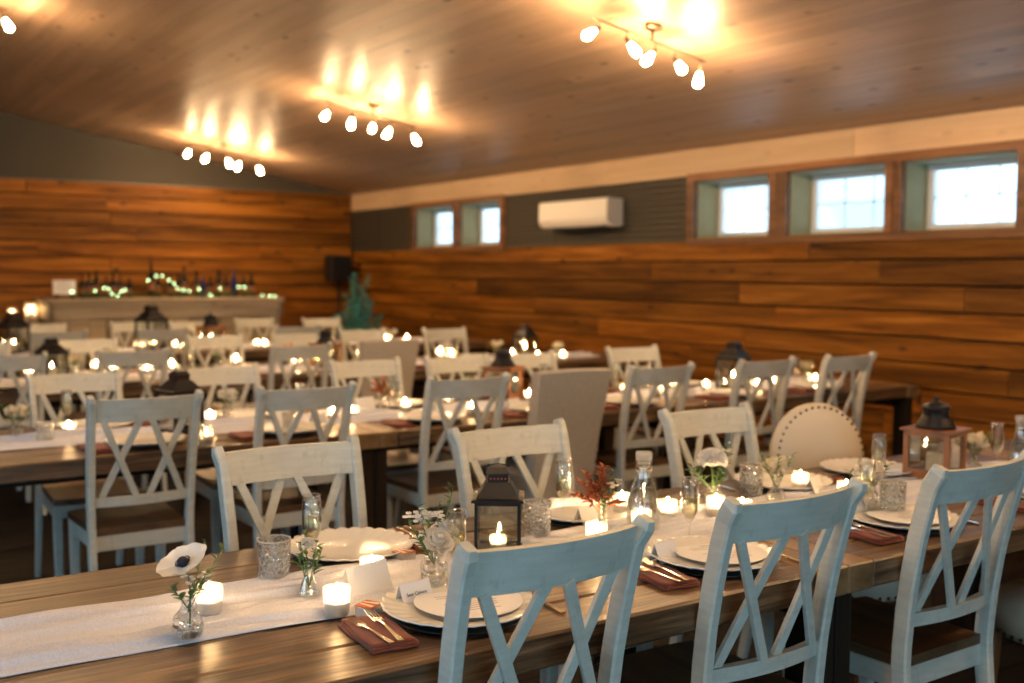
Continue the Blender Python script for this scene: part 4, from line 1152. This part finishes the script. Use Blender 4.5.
def f_cream(seed, wide=1.0, mat='petal_cream'):
    def fn():
        rr = random.Random(seed); out = []
        for i in range(4):
            b = MB(); a = 2*pi*i/4+seed; rose(b, (.026*cos(a)*wide, .022*sin(a),   .115+.015*(i % 2)), .027, 0, seed+i, RX(radians(rr.uniform(-20, 35)))); out.append(('rose', b.mesh('small rose', M[mat])))
        g = MB()
        for i in range(7):
            a = 2*pi*i/7+seed; sprig(g, (0, 0, .05), (.06*wide*cos(a), .045*sin(a), .12+.045*rr.random()), 8, .018, .009, seed*10+i)
        w = MB(); filler(w, (.02, 0, .135), .035*wide, 12, 0, seed, .004)
        return out+[('greenery', g.mesh('greens', [M['stem'], M['leaf_light' if seed % 2 else 'leaf']])), ('small_blossoms', w.mesh('blossoms', M['petal']))]
    return fn
p = vase('vase_bulb', 776, 505, 'bulb-shaped bud vase right of the third tumbler', 1.1)
bouquet('cream_blooms', 'small cream blooms with yellow-green leaves before the nailhead chair', p, f_cream(5))
p = vase('vase_jar', 868, 512, 'glass jar vase behind the middle front chair shoulder', 1.0)
bouquet('leafy_blooms', 'loose green sprigs and white blossoms beside the tumbler near the right front chair', p, f_cream(8, 1.3, 'petal'))
p = vase('vase_bulb', 974, 474, 'bud vase right of the front wooden lantern', 1.0)
bouquet('cream_blooms', 'cream blooms right of the front wooden lantern', p, f_cream(11))
b = MB()
v = []; f = []
for i in range(25):
    for j in range(9):
        x = 4.2+i*.075; y = 2.25+j*.06
        v.append((x, y, .775+.005*noise.noise(Vector((x*4, y*9, 2)))))
for i in range(24):
    for j in range(8): o = i*9+j; f.append((o, o+1, o+10, o+9))

# ------------------------------------------------------------------ second table
def flowers2(px, py, lab, seed, row_lab, mat='petal_cream', vk='vase_jar'):
    p = vase(vk, px, py, 'glass vase of %s' % row_lab, 1.0)
    if mat == 'rust': bouquet('rust_blooms', lab, p, f_rust)
    else: bouquet('white_blooms', lab, p, f_cream(seed, 1.0, mat))
flowers2(17, 440, 'cream roses with green leaves at the left edge of the second table', 21, 'cream roses at the left edge of the second table')
flowers2(228, 420, 'white and blush blooms on the second table left of centre', 24, 'white blooms between the two left near-side chairs of the second table', 'petal')
flowers2(384, 411, 'rust and green blooms on the second table beside a white card', 27, 'rust blooms on the second table', 'rust')
flowers2(472, 404, 'thin green blooms on the second table behind the cross-back chair', 30, 'thin blooms left of the second table lantern')
flowers2(645, 391, 'large white bloom on the second table before the rightmost far chair', 33, 'the large white bloom on the second table', 'petal')
flowers2(806, 384, 'yellow and cream blooms near the right end of the second table', 35, 'yellow-cream blooms at the right of the second table')
for i, (px, py, wh) in enumerate(((69, 436, 'at the left of the second table beside the flute'), (210, 424, 'on the second table beside the white blooms'), (213, 446, 'on the second table seen through the pulled out chair'), (333, 420, 'on the second table seen through the second chair back'), (352, 418, 'on the second table left of the white card'),
        (405, 411, 'on the second table right of the rust blooms'), (448, 405, 'on the second table seen through the third chair back, left one'), (472, 414, 'on the second table seen through the third chair back, right one'),
        (529, 401, 'on the second table right of its wooden lantern'), (552, 398, 'on the second table touching the slipcovered chair outline'), (625, 394, 'on the second table right of the slipcovered chair'), (660, 395, 'on the second table seen through the chair right of the slipcover'), (672, 389, 'on the second table behind the same chair, right one'),
        (706, 391, 'on the second table between the two right near chairs'), (757, 390, 'on the second table seen through the chair before the clear lantern, left one'), (775, 386, 'on the second table seen through the chair before the clear lantern, right one'), (815, 384, 'on the second table near its right end'))):
    votive(px, py, wh)
lx = 1.46
make('lantern_dark', 'black_lantern', 'black lantern with only its roof showing above the pulled out blue-grey chair', 'lantern', (*at(180, 433, VZ)[:2], VZ), .3, 'black lanterns')
p = at(503, 398, VZ); make('lantern_wood', 'wooden_lantern', 'wooden lantern with dark cap on the second table left of the slipcovered chair', 'lantern', (p.x, p.y, VZ), .5, 'wooden lanterns', scale=(1.05,)*3)
make('pillar', 'pillar_candle', 'lit candle inside the wooden lantern of the second table', 'candle', (p.x, p.y, VZ+.0135), 0, 'pillar candles')
p = at(733, 390, VZ); make('lantern_dark', 'glass_lantern', 'lantern with large clear panes on the second table between the two right near chairs', 'lantern', (p.x, p.y, VZ), .2, 'black lanterns', scale=(1.05, 1.05, 1.08))
make('pillar', 'pillar_candle', 'lit candle inside the clear lantern of the second table', 'candle', (p.x, p.y, VZ+.0135), 0, 'pillar candles')
for px, py, wh in ((67, 430, 'at the left of the second table'), (395, 416, 'behind the rust blooms on the second table'), (543, 394, 'behind the slipcovered chair on the second table'), (617, 392, 'before the rightmost far chair of the second table'), (796, 386, 'near the right end of the second table'), (300, 421, 'seen through the second chair back')):
    put('flute', 'champagne_flute', 'champagne flute %s' % wh, 'champagne flute', at(px, py, TZ), 0, GF)
for px, py, wh in ((45, 443, 'left end of the second table'), (212, 450, 'seen through the pulled out chair at the second table'), (200, 419, 'left of the white blooms on the second table'), (290, 432, 'second place of the second table'), (430, 415, 'third place of the second table'), (535, 399, 'left of the slipcovered chair'), (655, 399, 'right of the slipcovered chair'), (780, 388, 'beside the yellow-cream blooms')):
    put('tumbler', 'cut_tumbler', 'cut crystal tumbler %s' % wh, 'tumbler', at(px, py, TZ), px*.1, G)
for px, py, wh, sc in ((364, 411, 'standing upright beside the rust blooms on the second table', 1.5), (437, 412, 'on the second table left of the third near chair', 1), (318, 424, 'on the second table at the second place', 1), (513, 408, 'on the second table left of the slipcovered chair', 1.1), (690, 396, 'on the second table between two right chairs', 1), (280, 421, 'on the second table beside the white blooms', 1.3)):
    tent(px, py, .2, wh, sc)

# ------------------------------------------------------------------ third and fourth tables
for px, py, wh in ((31, 380, 'at the left of the third table'), (92, 371, 'on the third table, second from the left'), (112, 374, 'on the third table seen through a chair back, left one'), (147, 375, 'on the third table seen through a chair back, middle one'), (139, 369, 'on the third table seen through a chair back, right one'),
        (172, 372, 'bright one on the third table left of the lantern'), (235, 366, 'on the third table behind the white blooms'), (296, 368, 'on the third table seen through the right grey chair back'), (318, 366, 'on the third table right of the grey chair'), (358, 360, 'on the third table behind the third far chair'), (395, 360, 'on the third table near the slipcovered chair'),
        (440, 358, 'on the third table right of the slipcovered chair'), (452, 360, 'on the third table before the rightmost far chair'), (570, 362, 'on the third table at its right end'), (550, 364, 'on the third table beside the round flower vase'), (512, 360, 'on the third table before the black lantern')):
    votive(px, py, wh, sc=1.3)
for px, py, wh in ((10, 352, 'at the left of the fourth table'), (138, 350, 'on the fourth table, left of a pair'), (146, 350, 'on the fourth table, right of a pair'), (176, 350, 'on the fourth table left, twin one'), (184, 351, 'on the fourth table right, twin one'), (259, 349, 'on the fourth table near the middle'), (274, 350, 'on the fourth table right of middle'),
        (338, 347, 'on the fourth table right part'), (354, 347, 'on the fourth table behind the plant side chair'), (394, 345, 'on the fourth table, left one beside the white blooms'), (421, 345, 'on the fourth table, right one beside the white blooms')):
    votive(px, py, wh, sc=1.25)
def lant(kind, px, py, lab, sc, rz=.3, z=VZ, cand=True):
    p = at(px, py, z); yc = (7.53 if p.y < 8.8 else 10.115); p.x *= yc/p.y; p.y = yc; make(kind, 'wooden_lantern' if 'wood' in kind else 'black_lantern', lab, 'lantern', (p.x, p.y, z), rz, 'wooden lanterns' if 'wood' in kind else 'black lanterns', scale=(sc,)*3)
    if cand: make('pillar', 'pillar_candle', 'lit candle inside the ' + lab, 'candle', (p.x, p.y, z+.0135*sc), 0, 'pillar candles')
lant('lantern_dark', 525, 361, 'black lantern on the third table near the plank wall', 1.0)
lant('lantern_wood', 326, 366, 'wooden lantern on the third table left of the plant', 1.05)
lant('lantern_dark', 52, 376, 'black lantern on the third table at the left', 1.0)
lant('lantern_dark', 152, 352, 'tall dark lantern on the fourth table before the bar', 1.45)
lant('lantern_wood', 211, 350, 'wooden lantern on the fourth table before the bar', 1.15)
lant('lantern_dark', 14, 355, 'black lantern on the fourth table at the left edge', 1.3)
for i, (px, py, lab, mat) in enumerate(((75, 377, 'cream blooms at the left of the third table', 'petal_cream'), (113, 372, 'yellow-green blooms behind the blue-grey chair of the third table', 'petal_cream'), (218, 368, 'white blooms on the third table by the left far chair', 'petal'), (291, 367, 'rust blooms on the third table behind the right grey chair', 'rust'),
        (497, 358, 'blush blooms on the third table left of the black lantern', 'petal_cream'), (558, 360, 'round cream bloom on the third table right of the black lantern', 'petal_cream'), (446, 360, 'tall white blooms on the third table before the rightmost far chair', 'petal'))):
    p = vase('vase_tube', px, py, 'slim vase of the ' + lab, 1.15)
    bouquet('table_blooms', lab, p, f_rust if mat == 'rust' else f_cream(41+i, 1.2, mat))
p = vase('vase_jar', 407, 346, 'jar vase of the white blooms on the fourth table', 1.5)
bouquet('table_blooms', 'white blooms on the fourth table between two candles', p, f_cream(52, 1.8, 'petal'))
for px, py, wh in ((60, 372, 'at the left of the third table'), (104, 372, 'by the blue-grey chair of the third table'), (192, 372, 'left of middle on the third table'), (316, 372, 'by the wooden lantern of the third table'), (455, 364, 'right of the slipcovered chair on the third table')):
    put('flute', 'champagne_flute', 'champagne flute %s' % wh, 'champagne flute', at(px, py, TZ), 0, GF)

# ------------------------------------------------------------------ track lights
def track(x, y, lab, aims):
    z = ceil_z(x); root = thing('track_light', lab, 'ceiling light', (x, y, z), 0, 'five-bulb track lights')
    sl = atan2(SL, 1) if x > RIDGE else -atan2(SL, 1)
    b = MB(); b.lathe([(.055, .002), (.055, -.012), (.045, -.028), (.012, -.032)][::-1], 24, mt=RY(sl)); obj('canopy', b.mesh('canopy', M['bronze']), root)
    b = MB(); b.tube([(-.006, 0, -.025), (-.012, 0, -.10)], .008, 8); obj('stem', b.mesh('stem', M['bronze']), root)
    rot = RY(sl)
    b = MB(); b.tube([tuple(rot @ Vector((-.46, 0, -.10))), tuple(rot @ Vector((.46, 0, -.10)))], .007, 8); obj('rail', b.mesh('rail', M['bronze']), root)
    for i, (ax, ay) in enumerate(aims):
        xx = (-.42, -.20, 0.03, .20, .42)[i]; o = rot @ Vector((xx, 0, -.10))
        d = Vector((ax, ay, -1)).normalized(); tp = o+Vector((0, 0, -.05))
        b = MB(); b.tube([tuple(o), tuple(tp)], .004, 6); b.tube([tuple(tp-d*.012), tuple(tp+d*.03)], .014, 10, scales=[.8, 1])
        h = obj('spot_head', b.mesh('spot head', M['bronze']), root)
        side = d.orthogonal().normalized(); mt = T(*(tp+d*.03)) @ Matrix((side, d.cross(side), d)).transposed().to_4x4()
        b = MB(); b.lathe([(.012, 0), (.016, .012), (.024, .04), (.027, .06), (.024, .078), (.014, .090), (.002, .094)], 16, mt=mt)
        for q in range(16*3): b.mi[q] = 1
        obj('bulb', b.mesh('bulb', [M['bulb'], M['bulb_neck']]), h)
A1 = ((-1.6, .1), (.9, -.2), (-.9, .1), (1.3, .3), (-.2, 0)); A2 = ((-.4, 1.0), (-.1, .1), (.1, 1.2), (-.6, 0), (.6, -.1)); A3 = ((-.3, .9), (-.5, 0), (.4, 0), (-.3, .3), (.5, .1))
track(4.42, 5.05, 'bronze track light with five bulbs, nearest one above the windows', A1)
track(4.42, 8.90, 'bronze track light with five bulbs, middle one of the right row', A2)
track(4.36, 12.8, 'bronze track light with five bulbs, farthest, before the back wall', A3)
track(.93, 8.90, 'track light whose last bulb shows at the upper left corner', ((-.5, 0), (.4, .2), (-.3, .4), (.2, -.3), (.6, .1)))
track(4.42, 1.20, 'added track light above the front table, out of the frame', A2)  # unseen fixture, added to light the front table
track(.93, 5.05, 'added track light of the left row, out of the frame', A1)  # unseen fixture, added for more warm light
if False: track(.93, 12.8, 'track light of the left row, at the back, out of the frame', A3)
track(.93, 1.20, 'added track light of the left row overhead, out of the frame', A3)  # another unseen fixture, added for its light on the plates

# ------------------------------------------------------------------ wall fittings
def wall_unit():
    t = thing('air_conditioner', 'white wall-mounted air conditioner on the corrugated band', 'air conditioner', (XW-.022, 8.74, 1.965), 0)
    L = 1.16; pr = [(0, .01), (0, .275), (-.185, .280), (-.20, .262), (-.205, .09), (-.185, .035), (-.12, 0.0), (-.05, -.004)]
    b = MB(); n = len(pr)
    v = [(x, -L/2+.012, z) for x, z in pr]+[(x, L/2-.012, z) for x, z in pr]
    f = [(i, (i+1) % n, n+(i+1) % n, n+i) for i in range(n)]+[tuple(range(n))[::-1], tuple(range(n, 2*n))]
    b.add(v, f); obj('body', b.mesh('body', M['white_plastic']), t)
    for s in (-1, 1):
        b = MB(); y0, y1 = (s*L/2-s*.012, s*L/2); v = [(x, y0, z) for x, z in pr]+[(x, y1, z*.985+.002) for x, z in pr]
        b.add(v, f); c = obj('end_cap', b.mesh('end cap', M['grey_plastic']), t); c['label'] = 'greyer side panel'
    b = MB(); b.bar([(-.155, -L/2+.08, .010), (-.155, L/2-.08, .010)], .075, .008); fl = obj('air_flap', b.mesh('flap', M['grey_plastic']), t)
    b = MB(); b.box(-.19, -.06, -L/2+.1, L/2-.1, -.006, .004); obj('outlet', b.mesh('outlet', M['dark_plastic']), t)
    b = MB()
    for i in range(9): b.box(-.16+i*.016, -.152+i*.016, -L/2+.05, L/2-.05, .279, .283)
    obj('intake_grille', b.mesh('grille', M['dark_plastic']), t)
wall_unit()
t = thing('loudspeaker', 'black loudspeaker on a pole in the far right corner', 'speaker', (6.42, 14.05, 0))
b = MB(); b.box(-.16, .16, -.13, .13, 1.37, 1.73, bev=.012); obj('cabinet', b.mesh('cabinet', M['dark_plastic']), t)
b = MB(); b.box(-.145, .145, -.137, -.129, 1.385, 1.715, bev=.003); g_ = obj('grille', b.mesh('grille', M['black_metal']), t)
b = MB(); b.tube([(0, 0, .05), (0, 0, 1.37)], .018, 10)
obj('pole', b.mesh('pole', M['black_metal']), t)
for i in range(3):
    a = 2*pi*i/3+.4; b = MB(); b.tube([(0, 0, .65), (.30*cos(a)*.8, .30*sin(a)*.8, .01)], .012, 8); obj('leg', b.mesh('leg', M['black_metal']), t)

# ------------------------------------------------------------------ bar at the back wall
BX0, BX1, BY, BZ = 2.42, 5.18, 13.15, 1.16
t = thing('bar_counter', 'long grey weathered wood bar counter before the back wall', 'bar counter', ((BX0+BX1)/2, BY+.35, 0))
hw = (BX1-BX0)/2
b = MB(); b.box(-hw-.05, hw+.05, -.38, .38, BZ-.05, BZ, bev=.006); obj('countertop', b.mesh('countertop', M['barwood']), t)
b = MB(); b.box(-hw-.03, hw+.03, -.36, -.33, BZ-.24, BZ-.05, bev=.004); b.box(-hw-.03, -hw, -.36, .34, BZ-.24, BZ-.05); b.box(hw, hw+.03, -.36, .34, BZ-.24, BZ-.05); obj('fascia', b.mesh('fascia', M['barwood']), t)
b = MB(); n = 14
for i in range(n): x0 = -hw+2*hw*i/n; b.box(x0+.002, x0+2*hw/n-.002, -.33, -.30, .02, BZ-.20, bev=.004)
b.box(-hw, hw, -.30, .30, .02, .9); obj('front_boards', b.mesh('front boards', M['barwood']), t)
for s in (-1, 0, 1):
    b = MB(); b.box(s*(hw-.05)-.05, s*(hw-.05)+.05, -.35, -.33, .02, BZ-.245, bev=.004); obj('post', b.mesh('post', M['barwood']), t)
def aty(px, py, Y):
    d = r2*(px-512)+u2*(341.5-py)+fw*FPX; k = Y/d.y; return Vector((d.x*k, Y, CH+d.z*k))
def build_bottle():
    b = MB(); b.lathe([(.034, 0), (.037, .004), (.037, .17), (.033, .195), (.015, .225), (.0135, .235), (.0135, .29), (.0155, .292), (.0155, .305), (.002, .306)], 18)
    l_ = MB(); l_.lathe([(.0374, .06), (.0374, .14)], 18, cap0=False, cap1=False)
    return [('glass', b.mesh('bottle', M['bottle']), None, []), ('paper_band', l_.mesh('band', M['trim_wood']), None, [])]
BUILD['bottle'] = build_bottle
def build_bottle_b():
    b = MB(); b.lathe([(.034, 0), (.037, .004), (.037, .15), (.03, .18), (.014, .215), (.0135, .28), (.002, .281)], 18)
    return [('bottle', b.mesh('bottle blue', M['bottle_blue']), None, [])]
BUILD['bottle_blue'] = build_bottle_b
bx = [(82, .9, 0), (90, 1.0, 0), (98, 1.12, 0), (106, .85, 0), (114, 1.0, 0), (122, .95, 0), (129, .8, 0), (152, 1.5, 0), (160, 1.0, 0), (170, .95, 0), (179, 1.0, 0), (186, 1.3, 0), (196, 1.12, 0), (204, .95, 1), (212, .9, 0), (218, 1.15, 0), (227, .95, 0), (236, 1.25, 1), (243, .95, 0), (252, 1.0, 0)]
ORD = 'first second third fourth fifth sixth seventh eighth ninth tenth eleventh twelfth thirteenth fourteenth fifteenth sixteenth seventeenth eighteenth nineteenth twentieth'.split()
for i, (px, sc, bl) in enumerate(bx):
    q = aty(px, 297, BY+.55)
    make('bottle_blue' if bl else 'bottle', 'blue_bottle' if bl else 'dark_bottle', ('tall ' if sc > 1.1 else '') + ('blue' if bl else 'dark') + ' bottle on the bar, %s bottle from its left end' % ORD[i], 'bottle', (q.x, BY+.52+.05*(i % 3), BZ), 0, 'bottles on the bar', scale=(sc**.5, sc**.5, sc))
# string lights and garland
FL = [(71.9, 291.9), (84, 295), (95.5, 291), (103.6, 288), (108, 289), (111.8, 294), (118, 295.7), (121.4, 291.4), (124.5, 290), (134, 295), (148, 280.5), (156.5, 276), (162.3, 276), (168, 280), (173.5, 283.5), (177.8, 288.6), (184, 290), (189, 291), (198, 289), (205, 294), (211, 295), (220.7, 288.6), (229, 294), (237.7, 286.8), (244, 287.3), (253, 295), (262.9, 295), (269.5, 296), (274, 296.5)]
t = thing('string_light', 'string of small yellow-green fairy lights draped among the bottles on the bar', 'string lights', (BX0, BY+.30, BZ))
P = [aty(x, y, BY+.30)-Vector((BX0, BY+.30, BZ)) for x, y in FL]
P = [Vector((q.x, .03*sin(i*1.3), max(q.z, .012))) for i, q in enumerate(P)]
b = MB(); b.tube(P, .002, 5); obj('wire', b.mesh('wire', M['stem']), t)
for i, q in enumerate(P):
    if i in (1, 9, 19, 22, 25): continue
    b = MB(); b.ball(tuple(q+Vector((0, -.008, 0))), .0085, 8); obj('bulb', b.mesh('fairy bulb', M['fairy']), t)
rr = random.Random(77); b = MB()
for i in range(150):
    u = rr.random(); x = .38+u*(BX1-BX0-.43); z = .02+.05*rr.random()+.09*math.exp(-((u-.42)/.06)**2)*rr.random()*1.5
    a = rr.random()*2*pi; leaf(b, (x, rr.uniform(-.08, .1), z), (cos(a), sin(a)*.6, rr.uniform(-.2, .8)), .06, .022, mi=1)
b.tube([(.38+i*.12, .02*sin(i), .03) for i in range(20)], .004, 5, 0)
g = obj('garland', b.mesh('garland', [M['stem'], M['leaf']]), None, (BX0, BY+.33, BZ)); tag(g, 'dark green leaf garland lying along the bar top', 'garland')
t = thing('bar_sign', 'small white sign standing on the left end of the bar', 'sign', (*aty(64.5, 297, BY+.3)[:2], BZ), 0)
b = MB(); b.box(-.13, .13, -.006, .006, .05, .22, bev=.002); t.rotation_euler = (0, 0, .1); obj('sign_board', b.mesh('board', M['paper']), t)
b = MB()
for i in range(4): w = (.09, .07, .1, .06)[i]; b.box(-w, w, -.0068, -.006, .185-i*.032, .191-i*.032)
obj('lettering', b.mesh('lines', M['ink']), t)
b = MB(); b.box(-.10, -.08, -.03, .03, 0, .06); b.box(.08, .10, -.03, .03, 0, .06); obj('foot', b.mesh('feet', M['darkwood']), t)
# small candle stand left of the bar
t = thing('side_cabinet', 'low wooden stand left of the bar carrying the glowing candles', 'stand', (1.95, 13.75, 0))
b = MB(); b.box(-.42, .42, -.22, .22, .86, .90, bev=.005); obj('top', b.mesh('stand top', M['barwood']), t)
for sx in (-1, 1):
    for sy in (-1, 1): b = MB(); b.box(sx*.37-.03, sx*.37+.03, sy*.17-.03, sy*.17+.03, 0, .86, bev=.004); obj('leg', b.mesh('leg', M['barwood']), t)
b = MB(); b.box(-.37, .37, -.17, .17, .30, .33, bev=.003); obj('shelf', b.mesh('shelf', M['barwood']), t)
def build_hurricane():
    g = MB(); g.lathe([(.055, 0), (.075, .01), (.085, .12), (.078, .25), (.074, .25), (.081, .12), (.071, .014), (.002, .012)], 28, cap1=False)
    w = MB(); w.lathe([(.036, .0125), (.036, .12), (.002, .118)], 20)
    f = MB(); f.lathe([(.002, .122), (.013, .135), (.016, .150), (.010, .172), (.001, .192)], 12)
    return [('glass_cylinder', g.mesh('hurricane', M['frost']), None, []), ('wax', w.mesh('wax', M['wax']), None, []), ('flame', f.mesh('flame', M['flame']), None, [])]
BUILD['hurricane'] = build_hurricane
for px, lab, sc in ((31, 'large glowing candle in a glass cylinder left of the bar', .85), (12, 'glass cylinder candle at the far left picture edge', .6)):
    q = aty(px, 311, 13.75); make('hurricane', 'hurricane_candle', lab, 'candle', (q.x, 13.75, .90), 0, 'hurricane candles', scale=(sc,)*3)
# plant in the far right corner
t = thing('potted_plant', 'tall teal-lit leafy plant in the far right corner', 'plant', (5.72, 12.0, 0))
b = MB(); b.lathe([(.13, 0), (.15, .02), (.19, .36), (.20, .38), (.18, .38), (.16, .33), (.002, .32)], 28); obj('pot', b.mesh('pot', M['dark_plastic']), t)
b = MB(); rr = random.Random(15)
for i in range(26):
    a = rr.random()*2*pi; R = .10+.32*rr.random(); hh = 1.42-R*1.1-.3*rr.random()
    if i < 5: R *= .4; hh = 1.34+.03*i; 
    e = (R*cos(a)+.02, R*sin(a)*.7, hh)
    P0, P1 = Vector((0, 0, .33)), Vector(e); b.tube([P0, (P0*.4+P1*.6)+Vector((-.03, 0, .05)), P1], .006, 5, 0)
    for k in range(18):
        t_ = .35+.65*k/17; q = P0.lerp(P1, t_)+Vector((0, 0, .1*t_*(1-t_))); c = rr.random()*2*pi; leaf(b, q, (cos(c), sin(c), .5), .085, .045, mi=1)
obj('foliage', b.mesh('foliage', [M['stem'], M['leaf_teal_lit']]), t)
